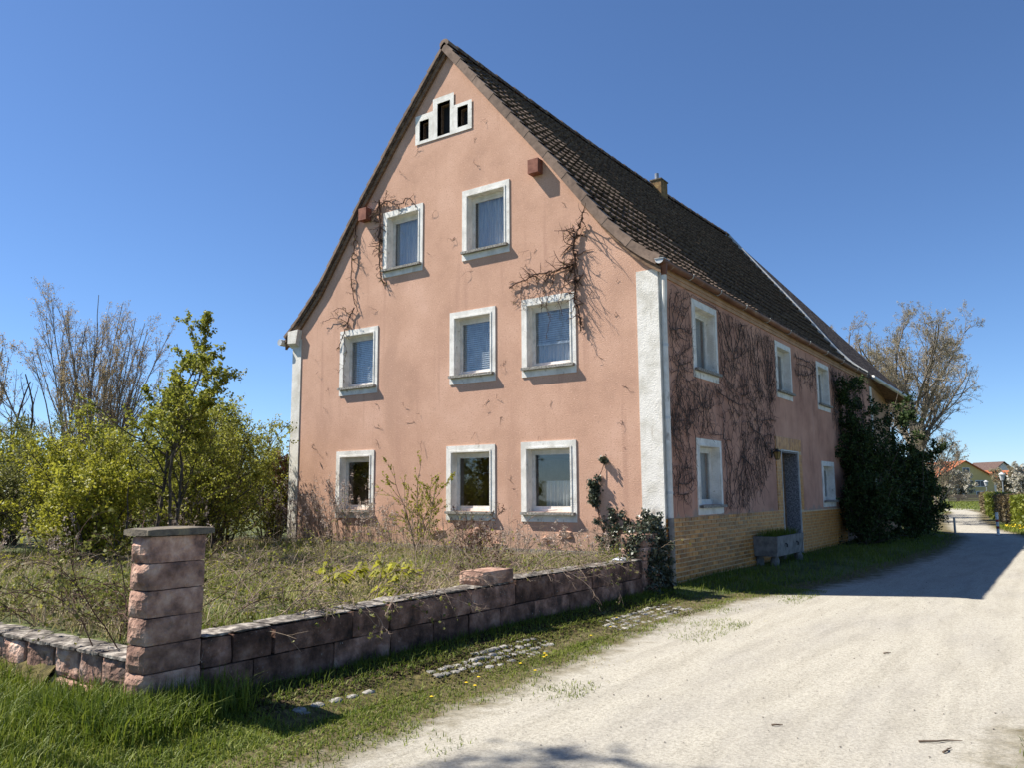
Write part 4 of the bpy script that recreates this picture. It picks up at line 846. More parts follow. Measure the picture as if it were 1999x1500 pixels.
shrub('dead_shoots', 'dark leafless shoots sticking out of the thicket at the far left', 'tree', (-20.5, -2.4, .4), 5.6, 1.0, 4, 0, .1, None, 35, r0=.075, per=(4, 3), first=.3, angs=(.35, .5), lf=(.35, .35), up=.1)
shrub('dead_shoots', 'leaning bare branch at the left picture edge', 'tree', (-19.0, -5.6, .4), 4.2, 1.6, 3, 0, .1, None, 36, r0=.06, per=(4, 3), first=.3, lean=(-.35, -.3), angs=(.5, .5), up=.05)

# right: trees beyond the house
def big_tree(label, loc, h, seed, spread, n_leaf, lm, lim=9, trunk=.28, cl=.28, bark='barkgrey', ls=.1, name='bare_tree'):
    rng = np.random.default_rng(seed); root = thing(name, label, 'tree', loc, 'trees behind the house')
    P0, R0 = walk(np.zeros((1, 3))-np.array([0, 0, .1]), np.array([[.02, .02, 1.]]), np.array([h*.55]), np.array([trunk]), 12, .03, .1, rng, .5)
    P1, R1 = kids(P0, R0, lim, cl, 1., .78, spread, 14, .075, .055, rng, .42, .03, tl=.3)
    P2, R2 = kids(P1, R1, 11, .2, 1., .65, .5, 8, .13, .06, rng, .55, .014); P3, R3 = kids(P2, R2, 8, .15, 1., .7, .52, 6, .16, .04, rng, .55, .008); P4, R4 = kids(P3, R3, 4, .2, 1., .7, .55, 4, .18, .03, rng, .7, .006)
    V, Q = join([tubes(P0, R0, 9)]); mk('trunk', V, {'q': Q}, bark, root)
    V, Q = join([tubes(P1, R1, 6), tubes(P2, R2, 4), tubes(P3, R3, 3), tubes(P4, R4, 3)]); cr = mk('limbs', V, {'q': Q}, bark, root)
    C = along(P4, n_leaf, rng, .05, .2); V, Q, rnd = leaves(C, ls, rng, 1.7); mk('crown', V, {'q': Q}, lm, root, attrs={'rnd': rnd})
    return root
big_tree('big spreading tree in early leaf right behind the far end of the house', (-1.3, 39.5, 0), 13.0, 75, 1.0, 42000, 'leafbudgrey', 19, .36, .36, ls=.045)
big_tree('tree with bronze buds showing above the far roof edge', (-7.2, 46, 0), 16.0, 72, .85, 24000, 'leafbud', 13, .3, .45, ls=.045)
big_tree('smaller twiggy tree right of the big trunk above the road', (.2, 34.5, 0), 7.2, 73, .7, 9000, 'leafbudgrey', 14, .11, .2, ls=.04)
big_tree('leaning thin tree left of the big trunk', (-3.0, 36, 0), 9.6, 74, .7, 7000, 'leafbudgrey', 9, .14, .4, ls=.04)
# evergreen shrub against the side wall
for i, (x, y, h, s, lab, n_) in enumerate([(.55, 14.9, 5.9, .75, 'tall dark evergreen holly bush against the side wall', 15000), (1.2, 18.6, 4.0, 1.05, 'dark evergreen holly bush at the far end of the side wall', 13000), (1.0, 21.6, 3.4, 1.0, 'lower dark evergreen bush at the far house corner', 10000), (.8, 13.6, 2.6, .7, 'small dark evergreen bush in front of the last ground floor window', 6000)]):
    shrub('evergreen_bush', lab, 'bush', (x, y, .05), h*.98, s, 11, int(n_*1.8), .06, 'leafdark', 80+i, per=(12, 6), first=.03, angs=(.9, .9), lf=(.34, .5), lowleaf=0, jit=.06, group='evergreens along the side wall', up=.02)
# ivy at the corner pillar and on the gable foot
def ivy(label, strands, seed, n_, loc):
    rng = np.random.default_rng(seed); root = thing('ivy', label, 'ivy', loc, 'ivy by the house corner'); org = np.array(loc); parts = []; Ps = []
    for pts, rad in strands:
        P = wiggle(pts, 14, rng, .02)[None]; R_ = np.linspace(.014, .006, 14)[None]; parts.append(tubes(P, R_, 5)); K, KR = kids(P, R_, 16, .0, 1, .9, rad, 5, .25, .05, rng, .6, .004); parts.append(tubes(K, KR, 3)); Ps.append(K)
    V, Q = join(parts); V[:, 1] = np.minimum(V[:, 1], -.008) if loc[1] > -.3 else V[:, 1]; mk('stem', V-org, {'q': Q}, 'vine', root)
    C = along(np.concatenate(Ps), int(n_*1.5), rng, .035, .0); V, Q, rnd = leaves(C, .045, rng, 1.15)
    if loc[1] > -.3: V[:, 1] = np.minimum(V[:, 1], -.008)
    mk('leaves', V-org, {'q': Q}, 'leafivy', root, attrs={'rnd': rnd})
ivy('dark ivy strand climbing the pink gable right of the ground floor windows', [([(-1.18, -.05, .85), (-1.32, -.05, 1.27), (-1.44, -.05, 1.66), (-1.38, -.06, 2.06), (-1.2, -.05, 2.5)], .12), ([(-1.42, -.05, 1.6), (-1.5, -.05, 1.9), (-1.52, -.05, 2.1)], .14)], 91, 900, (-1.18, -.05, .85))
ivy('shorter ivy strands at the foot of the gable near the corner', [([(-1.13, -.06, .7), (-1.01, -.06, 1.09), (-1.06, -.06, 1.47)], .22), ([(-.76, -.07, .62), (-.7, -.07, 1.0), (-.85, -.07, 1.38)], .25), ([(-.7, -.08, .8), (-.45, -.08, 1.2), (-.25, -.08, 1.45)], .25)], 92, 1300, (-.9, -.06, .6))
ivy('dusty ivy mass covering the end pillar beside the downpipe', [([(-.1, -.9, .5), (.1, -.75, .9), (.05, -.6, 1.25), (-.1, -.4, 1.4)], .30), ([(.16, -.8, .3), (.17, -.7, .8), (.12, -.5, 1.25)], .25), ([(-.2, -1.1, .7), (.0, -.9, 1.2), (.1, -.5, 1.35)], .3), ([(.2, -.45, .1), (.2, -.3, .5), (.16, -.2, .9)], .15), ([(.17, -1.15, .2), (.16, -1.0, .6), (.1, -.9, 1.1)], .25), ([(-.1, -1.2, .9), (.05, -.8, 1.2), (-.1, -.5, 1.25)], .35)]+[([(.17, y_, z_), (.18, y_+.15, z_+.25), (.15, y_+.1, z_+.5)], .3) for y_, z_ in ((-1.15, .1), (-.8, .2), (-.65, .65), (-.6, .05))]+[([(-.2, -1.26, z_), (-.05, -1.27, z_+.2), (.1, -1.25, z_+.4)], .3) for z_ in (.6, .8)], 93, 3400, (.05, -.8, .1))

# dry weeds, reeds and young shrubs by the gable
def weeds(label, loc, n_, h, spread, seed, plume=True, group='dry weeds in the garden', mt_='cane', name='dry_weeds'):
    rng = np.random.default_rng(seed); root = thing(name, label, 'weeds', loc, group)
    S = np.stack([rng.normal(0, spread, n_), rng.normal(0, spread*.6, n_), np.full(n_, -.05)], 1); D = np.stack([rng.normal(0, .16, n_), rng.normal(0, .16, n_), np.ones(n_)], 1)
    P, R_ = walk(S, D, h*rng.uniform(.55, 1.1, n_), np.full(n_, .0055), 7, .05, .03, rng, .5); K, KR = kids(P, R_, 4, .55, 1, .5, .18, 4, .15, .05, rng, .7, .003)
    V, Q = join([tubes(P, R_, 4), tubes(K, KR, 3)]); mk('stalks', V, {'q': Q}, mt_, root)
    if plume:
        C = along(K, n_*34, rng, .018, .45); V, Q, rnd = leaves(C, .022, rng, 1.8); mk('seed_heads', V, {'q': Q}, 'plume', root, attrs={'rnd': rnd})
weeds('dry stalks with pale seed heads in front of the left ground floor window', (-8.0, -.75, .5), 57, 1.78, 0.69, 101)
weeds('dry stalks between the left ground floor window and left house corner', (-9.3, -.6, .5), 51, 1.57, 0.62, 102)
weeds('thin dry stalks right of the left ground floor window', (-6.6, -.7, .5), 57, 1.19, 0.62, 103)
weeds('tall feathery reeds in front of the thicket left of the house', (-11.7, -1.7, .5), 46, 1.95, .75, 104)
weeds('feathery reeds behind the gate pillar', (-9.0, -4.4, .5), 40, 1.5, .8, 105)
weeds('sparse pale reeds further left of the gate pillar', (-8.2, -7.0, .5), 20, 1.1, .9, 106)
weeds('dry stalks under the middle ground floor window', (-4.0, -.9, .5), 37, 0.86, 0.62, 107, False)
weeds('dry stalks under the right ground floor window', (-2.4, -1.0, .5), 44, 0.86, 0.75, 108)
shrub('young_hawthorn', 'young hawthorn with tiny leaves left of the middle ground floor window', 'bush', (-5.3, -.75, .5), 2.1, .85, 7, 2600, .028, 'leafyellow', 111, 'cane', r0=.013, per=(9, 5), first=.1, angs=(.6, .7), lf=(.4, .4), jit=.01)
shrub('rose_bush', 'bare rose bush with dry hips below the right ground floor window', 'bush', (-2.6, -2.4, .5), 1.15, .9, 9, 260, .03, 'leafred', 112, 'vine', r0=.009, per=(6, 4), first=.2, angs=(.7, .7), lf=(.45, .4), up=-.03)
shrub('rose_bush', 'tangled bare rose canes beside the stub pillar', 'bush', (-.9, -4.4, .5), 1.0, 1.0, 10, 260, .03, 'leafred', 113, 'cane', r0=.009, per=(6, 4), first=.2, angs=(.8, .8), lf=(.5, .4), up=-.05)
def sprout(label, loc, seed, h=.42):
    rng = np.random.default_rng(seed); root = thing('elder_sprout', label, 'sprout', loc, 'bright sprouts behind the wall'); n_ = 6
    P, R_ = walk(np.zeros((n_, 3)), np.stack([rng.normal(0, .4, n_), rng.normal(0, .4, n_), np.ones(n_)], 1), h*rng.uniform(.6, 1.1, n_), np.full(n_, .006), 5, .1, .05, rng); V, Q = tubes(P, R_, 4); mk('stem', V, {'q': Q}, 'stemgreen', root)
    Vs = []; Qs = []; rs = []
    for p in P:
        for k in range(9):
            a = rng.uniform(0, 6.28); d = np.array([math.cos(a), math.sin(a), -.35]); d /= np.linalg.norm(d); s = np.cross(d, [0, 0, 1]); s /= np.linalg.norm(s); L_ = rng.uniform(.09, .16); o0 = p[-1]-np.array([0, 0, rng.uniform(0, .12)])
            b = len(Vs); Vs += [o0, o0+d*L_*.5+s*L_*.24+np.array([0, 0, .02]), o0+d*L_+np.array([0, 0, -.03]), o0+d*L_*.5-s*L_*.24+np.array([0, 0, .02])]; Qs.append([b, b+1, b+2, b+3]); rs += [rng.uniform(.3, 1)]*4
    mk('leaf_tuft', np.array(Vs), {'q': np.array(Qs)}, 'leafyellow', root, attrs={'rnd': rs})
for i, (x, y, lab) in enumerate([(-1.75, -6.5, 'bright yellow green sprout tuft, leftmost of three behind the wall'), (-1.35, -6.2, 'bright yellow green sprout tuft in the middle of three behind the wall'), (-.85, -6.15, 'bright yellow green sprout tuft, rightmost of three behind the wall'), (-.55, -6.75, 'low green sprout hanging over the wall top below the tufts')]): sprout(lab, (x, y, .55), 120+i, .5 if i < 3 else .25)

# bramble canes arching over the walls
def bramble(label, loc, dirs, seed, L_=1.6, leaf=0, mt_='cane'):
    rng = np.random.default_rng(seed); root = thing('bramble', label, 'bramble', loc, 'brambles along the garden walls'); D = np.array(dirs, float); n_ = len(D)
    P, R_ = walk(np.stack([rng.normal(0, .2, n_), rng.normal(0, .25, n_), np.zeros(n_)], 1), D, L_*rng.uniform(.7, 1.2, n_), np.full(n_, .006), 12, .09, .02, rng, .45, droop=.34)
    K, KR = kids(P, R_, 8, .15, 1, .75, .34, 6, .15, -.02, rng, .6, .003); K2, KR2 = kids(K, KR, 3, .2, 1, .7, .4, 4, .15, -.02, rng, .7, .003)
    V, Q = join([tubes(P, R_, 5), tubes(K, KR, 3), tubes(K2, KR2, 3)]); mk('canes', V, {'q': Q}, mt_, root)
    if leaf: C = along(np.concatenate([K2, K[:, [0, 2, 4, 5]]]), leaf, rng, .012, .1); V, Q, rnd = leaves(C, .03, rng, 1.4); mk('leaves', V, {'q': Q}, 'leafolive', root, attrs={'rnd': rnd})
rb = random.Random(5)
def fan(n_, ax, sp, up): n_ = int(n_*1.5); return [(ax[0]+rb.uniform(-sp, sp), ax[1]+rb.uniform(-sp, sp), up+rb.uniform(-.2, .3)) for _ in range(n_)]
bramble('pale bramble canes hanging over the wall left of the stub pillar', (-.35, -6.4, .62), fan(5, (.75, .25), .25, .75), 131, 1.15)
bramble('bramble canes reaching down to the verge right of the stub pillar', (-.3, -4.4, .66), fan(6, (.75, .1), .3, .8), 132, 1.35)
for x_, y_, n2, sd_, lab_ in [(-.3, -8.35, 5, 142, 'dry canes spilling over the wall top nearest the gate pillar'), (-.3, -7.0, 5, 143, 'dry canes spilling over the wall beside the sprout tufts'), (-.35, -3.3, 7, 144, 'dry canes spilling over the wall midway between stub pillar and ivy'), (-.35, -2.3, 6, 145, 'dry canes spilling over the wall end next to the ivy')]:
    bramble(lab_, (x_, y_, .62), fan(n2, (.65, .1), .45, .55), sd_, .95, 160)
bramble('bramble tangle on the ground behind the stub pillar', (-1.2, -5.0, .5), fan(9, (0, 0), .8, .6), 133, 1.2, 150)
bramble('long straight canes leaning along the ground beside the gate pillar', (-.9, -8.6, .52), fan(7, (-.3, .8), .5, .45), 134, 1.9, 260)
bramble('leafy bramble tangle left of the gate pillar', (-1.2, -9.3, .52), fan(12, (-.3, -.1), .9, .7), 135, 1.35, 1500, 'vine')
bramble('leafy bramble tangle over the left wall at picture edge', (-2.6, -9.4, .52), fan(12, (-.2, -.2), .9, .6), 136, 1.3, 1500, 'vine')
bramble('bramble canes in front of the middle ground floor window', (-3.6, -2.0, .5), fan(9, (0, 0), .7, .6), 137, 1.1, 200)
bramble('bramble canes among grass under the left windows', (-5.6, -3.0, .5), fan(10, (0, 0), .8, .5), 138, 1.2, 300)
bramble('dry canes on the meadow between pillar and house', (-3.2, -6.2, .5), fan(10, (0, .1), .9, .4), 139, 1.3, 260)
bramble('fine trailing stems over the wall beside the gate pillar', (-.2, -7.6, .6), fan(6, (.5, -.2), .5, .35), 140, .7, 240)
bramble('thorny canes right behind the gate pillar', (-.9, -9.7, .55), fan(5, (-.6, .2), .5, .9), 141, 1.3, 200, 'vine')

# ------------------------------------------------------------------ grass, moss, flowers
def scatter(n_, x0, x1, y0, y1, dens, rng):
    x = rng.uniform(x0, x1, n_); y = rng.uniform(y0, y1, n_); k = rng.uniform(0, 1, n_) < dens(x, y); x = x[k]; y = y[k]
    return np.stack([x, y, ground_z(x, y)-.01], 1)
def nz2(x, y, s, sd_): return vnoise(np.stack([x, y, 0*x], 1), s, sd_)
def grass(name, B, h, w, rng, m, lean, shift=0., scale=1.):
    V, Q, T, rnd = blades(B, h, w, rng, lean); mk(name, V, {'q': Q, 't': T}, m, attrs={'rnd': np.clip(rnd*scale+shift, 0, 1)}, kind='stuff')
rng = np.random.default_rng(55)
# tall lush grass in the left foreground and along the wall foot
B = scatter(60000, -4.6, 1.3, -14.2, -10.12, lambda x, y: np.clip(1.15-.35*np.abs(nz2(x, y, 1.1, 3))-np.clip((x-.2)/1.4, 0, .8), 0, 1), rng)
grass('tall_grass', B, rng.uniform(.04, .20, len(B))*(1-.45*np.clip((B[:, 0]+.4)/1.5, 0, 1))*(1+.5*nz2(B[:, 0], B[:, 1], .9, 77)), .009, rng, 'grass', .65, 0, .95)
B = scatter(9000, -.7, .75, -10.75, -9.3, lambda x, y: ((x > .13) | (y < -10.2))*np.clip(1.3-np.hypot((x-.1)/.7, (y+10.2)/.7), 0, 1), rng)
grass('tall_grass', B, rng.uniform(.12, .34, len(B)), .010, rng, 'grass', .75, 0, .8)
B = scatter(8000, .14, .75, -9.7, -.3, lambda x, y: np.clip(.8-(x-.14)*1.4+.4*nz2(x, y, 1.3, 4), 0, 1), rng)
grass('tall_grass', B, rng.uniform(.04, .15, len(B)), .007, rng, 'grass', .8, 0, .45)  # blade colours lowered to paint in the shade along the wall foot
# short verge turf between cobbles and road
B = scatter(210000, .1, 2.4, -12.5, 1.8, lambda x, y: np.clip(1.0-np.clip((x-(road_l(y)-.35))/.5, 0, 1)+.35*nz2(x, y, 1.6, 8), 0, 1)*np.where((np.abs(x-.92) < .26) & (y > -9.6), .18, 1)*np.where((x < .64) & (y > -9.6), .22, 1)*np.clip(.75+.6*nz2(x, y, .9, 9), .15, 1), rng)
grass('verge_turf', B, rng.uniform(.025, .075, len(B)), .0085, rng, 'grass', .9, .10, .9)
B = scatter(5000, 1.2, 2.5, -13, 0, lambda x, y: np.clip(nz2(x, y, 1.3, 12)*1.6-.3, 0, 1), rng); grass('verge_turf', B, rng.uniform(.02, .06, len(B)), .007, rng, 'grassdry', .9)
B = scatter(60000, 5.5, 10.5, -13, 14, lambda x, y: np.clip((x-road_r(y)+.1)*2, 0, 1), rng); grass('verge_turf', B, rng.uniform(.03, .09, len(B)), .008, rng, 'grass', .8, .1, .8)
# shaded strip along the side wall
B = scatter(30000, .05, 3.0, 0, 24, lambda x, y: np.clip((road_l(y)-.1-x)*2, 0, 1)*np.clip(.7+.6*nz2(x, y, .8, 15), .1, 1), rng); grass('shade_grass', B, rng.uniform(.03, .16, len(B)), .011, rng, 'grass', .7, 0, .7)
# rough meadow in the garden
def gd(x, y): return ((y < -.05) | (x < -10.6))*np.clip(.55+.7*nz2(x, y, .55, 20), .12, 1)
B = scatter(75000, -13, -.22, -9.82, .5, gd, rng); grass('rough_meadow', B, rng.uniform(.05, .24, len(B)), .010, rng, 'grassdry', 1.0, .08, .95)
B = scatter(50000, -13, -.22, -9.82, .5, lambda x, y: ((y < -.05) | (x < -10.6))*np.clip(nz2(x, y, .45, 23)*1.6+.25, 0, 1), rng); grass('rough_meadow', B, rng.uniform(.08, .34, len(B))*(1+.5*np.clip((B[:, 1]+3)/3, 0, 1)), .010, rng, 'grass', .8, .22, .78)
B = scatter(24000, -11, -.22, -9.82, -.05, lambda x, y: np.clip(nz2(x, y, .6, 29)*1.5+.35, 0, 1), rng); grass('rough_meadow', B, rng.uniform(.10, .42, len(B)), .006, rng, 'straw', 1.3)
C = scatter(16000, -9, -.22, -9.82, -.1, lambda x, y: np.clip(nz2(x, y, .7, 33)*1.6+.1, 0, 1), rng); C[:, 2] += rng.uniform(.02, .16, len(C)); V, Q, rnd = leaves(C, .035, rng, 1.4); mk('ground_cover', V, {'q': Q}, 'leafolive', attrs={'rnd': rnd}, kind='stuff')
S = scatter(2600, -11, -.3, -9.7, -.25, lambda x, y: np.clip(nz2(x, y, .5, 61)*1.2+.65, 0, 1), rng); nS = len(S)
P, R_ = walk(S, np.stack([rng.normal(0, .8, nS), rng.normal(0, .8, nS), rng.uniform(.25, 1.1, nS)], 1), rng.uniform(.25, 1.0, nS)*(1+.5*np.clip((S[:, 1]+3)/3, 0, 1)), np.full(nS, .0042), 8, .12, .0, rng, .5, droop=.3); P[:, :, 2] = np.maximum(P[:, :, 2], .5)
K, KR = kids(P, R_, 2, .2, 1, .7, .4, 5, .15, -.02, rng, .7, .0026); V, Q = join([tubes(P, R_, 3), tubes(K, KR, 3)]); mk('dry_tangle', V, {'q': Q}, 'drystem', kind='stuff')
C = along(np.concatenate([K, P[:, [1, 3, 5, 6, 7]]]), 7000, rng, .01, .1); V, Q, rnd = leaves(C, .026, rng, 1.5); mk('dry_tangle_leaves', V, {'q': Q}, 'leafyellow', attrs={'rnd': rnd}, kind='stuff')
# moss cushions on the cobble strip (brown, patchy)
C = scatter(12000, .55, 1.35, -9.7, -.6, lambda x, y: np.clip(nz2(x, y, 1.7, 41)*1.5+.1, 0, 1), rng); C[:, 2] += .022; V, Q, rnd = leaves(C, .022, rng, 1.3); mk('moss_litter', V, {'q': Q}, 'moss', attrs={'rnd': rnd}, kind='stuff')
# dead leaves lying along the wall foot, coloured dark to deepen the shade there
C = scatter(14000, .13, .85, -9.8, -.6, lambda x, y: np.clip(1.3-(x-.13)*1.2+.5*nz2(x, y, 2, 43), 0, 1), rng); C[:, 2] += .02; V, Q, rnd = leaves(C, .032, rng, 1.4); V[:, 2] = C[:, 2].repeat(4)+(V[:, 2]-C[:, 2].repeat(4))*.35; mk('leaf_litter', V, {'q': Q}, 'litter', attrs={'rnd': rnd}, kind='stuff')
# dandelions
def dandelion(x, y, lab, grp=None):
    d = thing('dandelion', lab, 'flower', (x, y, float(ground_z(x, y))), grp); MB().tube([(0, 0, -.01), (.004, 0, .05), (.006, .004, .075)], .003, 4).build('stem', 'stemgreen', d)
    V = [(0, 0, .085)]+[(.019*(1 if i % 2 else .8)*math.cos(i*math.pi/7), .019*(1 if i % 2 else .8)*math.sin(i*math.pi/7), .078) for i in range(14)]+[(0, 0, .07)]
    mk('flower_head', V, [(0, 1+i, 1+(i+1) % 14) for i in range(14)]+[(15, 1+(i+1) % 14, 1+i) for i in range(14)], 'yellow', d)
for x, y in [(1.36, -7.5), (1.39, -7.73), (1.36, -6.28), (1.38, -6.36), (1.36, -6.78), (1.62, -6.9), (1.5, -7.74), (.86, -3.66), (1.3, -6.22), (1.2, -5.0), (1.45, -8.3), (1.1, -4.3)]:
    dandelion(x, y, 'yellow dandelion in the short verge turf beside the gravel road', 'dandelions on the road verge')
# loose stones and twigs on the road
st = []
for s in range(4):
    P, Qf = rough_block(-.02, .02, -.016, .016, -.006, .018, (2, 2, 2), .006, 300+s, .006); st.append((P, Qf))
g0 = None
P_, Q_ = [], []
for i in range(1500):
    y = rr.uniform(-13, 14); x = rr.uniform(float(road_l(y))+.1, float(road_r(y))); s = rr.choice([.2, .22, .25, .3, .35, .5]); p, q = st[rr.randrange(4)]; a = rr.uniform(0, 6.28)
    R3 = np.array([[math.cos(a), -math.sin(a), 0], [math.sin(a), math.cos(a), 0], [0, 0, 1]]); Q_.append(np.array(q)+sum(len(v) for v in P_) if False else np.array(q)+len(P_)*len(p)); P_.append(p@R3.T*s+np.array([x, y, .016]))
mk('loose_gravel', np.concatenate(P_), {'q': np.concatenate(Q_)}, 'gravelstone', kind='stuff')
for i, (x, y, a, L_, lab) in enumerate([(5.12, -7.12, .5, .32, 'long thin twig lying on the gravel at the right'), (5.3, -7.3, 1.2, .14, 'short twig on gravel near the right grass patch'), (4.3, -3.8, .8, .10, 'bit of brown wood on the gravel'), (4.1, -7.3, .5, .09, 'dark chip lying on gravel in the foreground')]):
    t = MB().tube([(x, y, .022), (x+L_*.4*math.cos(a), y+L_*.4*math.sin(a), .026), (x+L_*.7*math.cos(a+.2), y+L_*.7*math.sin(a+.2), .022), (x+L_*math.cos(a+.1), y+L_*math.sin(a+.1), .024)], [.008, .007, .006, .003], 6).build('twig', 'twig', None); tag(t, lab, 'twig')
pb = thing('plastic_scrap', 'crumpled white plastic scrap on the wall top near the corner pillar', 'litter', (-.05, -1.75, .70)); P, Qf = rough_block(-.12, .12, -.08, .08, 0, .05, (6, 5, 3), .03, 333, .01); mk('scrap', P, Qf, 'plastic', pb)

# off-frame tree at the left whose twigs shade the road in the foreground
shrub('roadside_tree', 'sparse roadside tree left of the camera shading the road', 'tree', (-7.1, -13.6, .15), 12.6, .1, 1, 3000, .07, 'leafgreen', 151, r0=.07, per=(26, 8), first=.83, angs=(.9, .8), lf=(.36, .45), lowleaf=.2, jit=.05)

# ------------------------------------------------------------------ far end of the road
bo = thing('bollard', 'white bollard with red bands at the right road edge', 'bollard', (3.66, 24.1, .0))
MB().tube([(0, 0, 0), (0, 0, .93)], .055, 12).build('post', 'whitepaint', bo)
for z in (.28, .55): MB().tube([(0, 0, z), (0, 0, z+.10)], .058, 12).build('band', 'redpaint', bo)
MB().tube([(0, 0, 0), (0, 0, .03)], .12, 12).build('foot_plate', 'plinth', bo)
po = tag(MB().tube([(1.98, 25.5, -.05), (1.98, 25.5, .66)], .045, 10).build('metal_post', 'steel', None), 'short grey metal post at the left road edge', 'post')
def lamp(label, loc, h):
    L_ = thing('street_lamp', label, 'street lamp', loc, 'street lamps along the path'); MB().tube([(0, 0, 0), (0, 0, h-.75)], [.06, .045], 10).build('pole', 'steel', L_)
    V, F = frust(.13, .24, h-.72, h-.2, 6, 0.); mk('lamp_glass', V, F, 'curtain', L_); V, F = frust(.30, .06, h-.2, h, 6, 0.); mk('lamp_hood', V, F, 'zinc', L_); V, F = frust(.06, .14, h-.78, h-.72, 6, 0.); mk('lamp_collar', V, F, 'iron', L_)
lamp('nearer street lamp with lantern head behind the hedge', (1.35, 68.6, 0), 3.35); lamp('farther street lamp, smaller in front of the yellow house', (-2.4, 102.5, 0), 3.0)
def hedge(label, p0, p1, h, w, seed, mt_, n_):
    rng = np.random.default_rng(seed); a = np.array(p0); b = np.array(p1); L_ = np.linalg.norm(b-a); t = (b-a)/L_; s = np.array([-t[1], t[0]]); root = thing('hedge', label, 'hedge', (a[0], a[1], .05), 'hedge along the path')
    u = rng.uniform(0, L_, n_); ph = rng.uniform(0, 1, n_); v = np.where(ph < .4, w/2, np.where(ph < .75, rng.uniform(-w/2, w/2, n_), -w/2))+rng.normal(0, .07, n_); z = np.where((ph >= .4) & (ph < .75), h, rng.uniform(.0, h, n_))+rng.normal(0, .06, n_)
    C = np.stack([t[0]*u+s[0]*v, t[1]*u+s[1]*v, np.maximum(z, 0)], 1); V, Q, rnd = leaves(C, .13, rng, 1.3); mk('foliage', V, {'q': Q}, mt_, root, attrs={'rnd': rnd})
    k = 14; S = np.stack([t[0]*np.linspace(.3, L_-.3, k), t[1]*np.linspace(.3, L_-.3, k), np.zeros(k)], 1); P, R_ = walk(S, np.tile([0, 0, 1.], (k, 1)), np.full(k, h*.9), np.full(k, .03), 5, .1, .05, rng); K, KR = kids(P, R_, 10, .1, 1, .8, .5, 4, .15, 0, rng, .5, .01); V, Q = join([tubes(P, R_, 4), tubes(K, KR, 3)]); mk('stems', V, {'q': Q}, 'bark', root)
hedge('bright green hedge section nearest the road at right picture edge', (4.9, 30.2), (4.2, 34.5), 1.38, 1.0, 161, 'hedgegreen', 6000); hedge('brown winter hedge section between the two green sections', (4.2, 34.7), (3.0, 42.0), 1.4, 1.0, 162, 'hedgebrown', 7000)
hedge('green hedge section beyond the brown section', (3.0, 42.2), (1.6, 54.0), 1.45, 1.0, 163, 'hedgegreen', 8000); hedge('short brown hedge section at the far end by the lawn', (1.6, 54.2), (.7, 62.0), 1.45, 1.1, 164, 'hedgebrown', 5000)
B = scatter(9000, 3.0, 6.5, 22.5, 34, lambda x, y: np.clip((x-road_r(y))*2, 0, 1), rng); grass('far_verge_grass', B, rng.uniform(.05, .2, len(B)), .02, rng, 'grass', .6, .25, .7)
C = scatter(500, 3.2, 5.2, 24.0, 31, lambda x, y: ((x-road_r(y)) > .4)*np.clip(nz2(x, y, 1.2, 51)+.6, 0, 1), rng); C[:, 2] += .2; V, Q, rnd = leaves(C, .06, rng, 1.); mk('yellow_flowers', V, {'q': Q}, 'yellow', kind='stuff')
B = scatter(14000, -12, 4, 58, 130, lambda x, y: np.clip(.9+0*x, 0, 1)*((x < road_l(y)) | (y > 70)), rng); grass('far_lawn', B, rng.uniform(.06, .2, len(B)), .05, rng, 'grass', .6, .3, .7)
def far_house(name, label, loc, rz, w, d, eave, ridge, wallm, roofm, wins, extra=None):
    """gable faces local -y; w wide, d deep"""
    H = thing(name, label, 'house', loc, None, rz); h2 = w/2
    mk('wall', [(-h2, 0, -.5), (h2, 0, -.5), (h2, 0, eave), (0, 0, ridge), (-h2, 0, eave), (-h2, d, -.5), (h2, d, -.5), (h2, d, eave), (0, d, ridge), (-h2, d, eave)], [(0, 1, 2, 3, 4), (5, 9, 8, 7, 6), (0, 4, 9, 5), (1, 6, 7, 2)], wallm, H)
    k = (ridge-eave)/h2; ov = .6; r_ = MB()
    for s in (-1, 1):
        r_.add([(0, -ov, ridge+.22), (0, d+ov, ridge+.22), (s*(h2+ov), d+ov, eave-k*ov+.22), (s*(h2+ov), -ov, eave-k*ov+.22), (0, -ov, ridge+.02), (0, d+ov, ridge+.02), (s*(h2+ov), d+ov, eave-k*ov+.02), (s*(h2+ov), -ov, eave-k*ov+.02)], [(0, 1, 2, 3), (4, 7, 6, 5), (0, 3, 7, 4), (3, 2, 6, 7), (1, 5, 6, 2)])
    ro = r_.build('roof', roofm, H)
    for (x, z, ww, hh_) in wins:
        wo = MB().box(x-ww/2-.14, x+ww/2+.14, -.07, -.002, z-.14, z+hh_+.14).build('window', 'whitepaint', H); MB().box(x-ww/2, x-.06, -.1, -.074, z, z+hh_).box(x+.06, x+ww/2, -.1, -.074, z, z+hh_).build('pane', 'solar', wo)
    return H, ro
ang = math.radians(38)
H, ro = far_house('yellow_house', 'yellow rendered house with orange tiled gable roof at the end of the road', (-13.0, 193.5, -.4), ang-math.radians(0), 13.0, 14., 4.9, 8.6, 'houseyellow', 'orangeroof', [(.2, 6.05, 1.4, 1.0), (3.3, 3.0, 2.1, 1.2), (3.4, .6, 2.2, 1.2), (-3.2, 3.0, 1.6, 1.2)])
MB().box(-2.9, -2.1, 4.4, 5.2, 6.0, 9.2).build('chimney', 'brownroof', ro)
V = [(-1.2, 7.2, 8.16), (-1.2, 12.5, 8.16), (-4.2, 12.5, 6.45), (-4.2, 7.2, 6.45)]; mk('solar_panel', V, [(0, 1, 2, 3)], 'solar', ro)
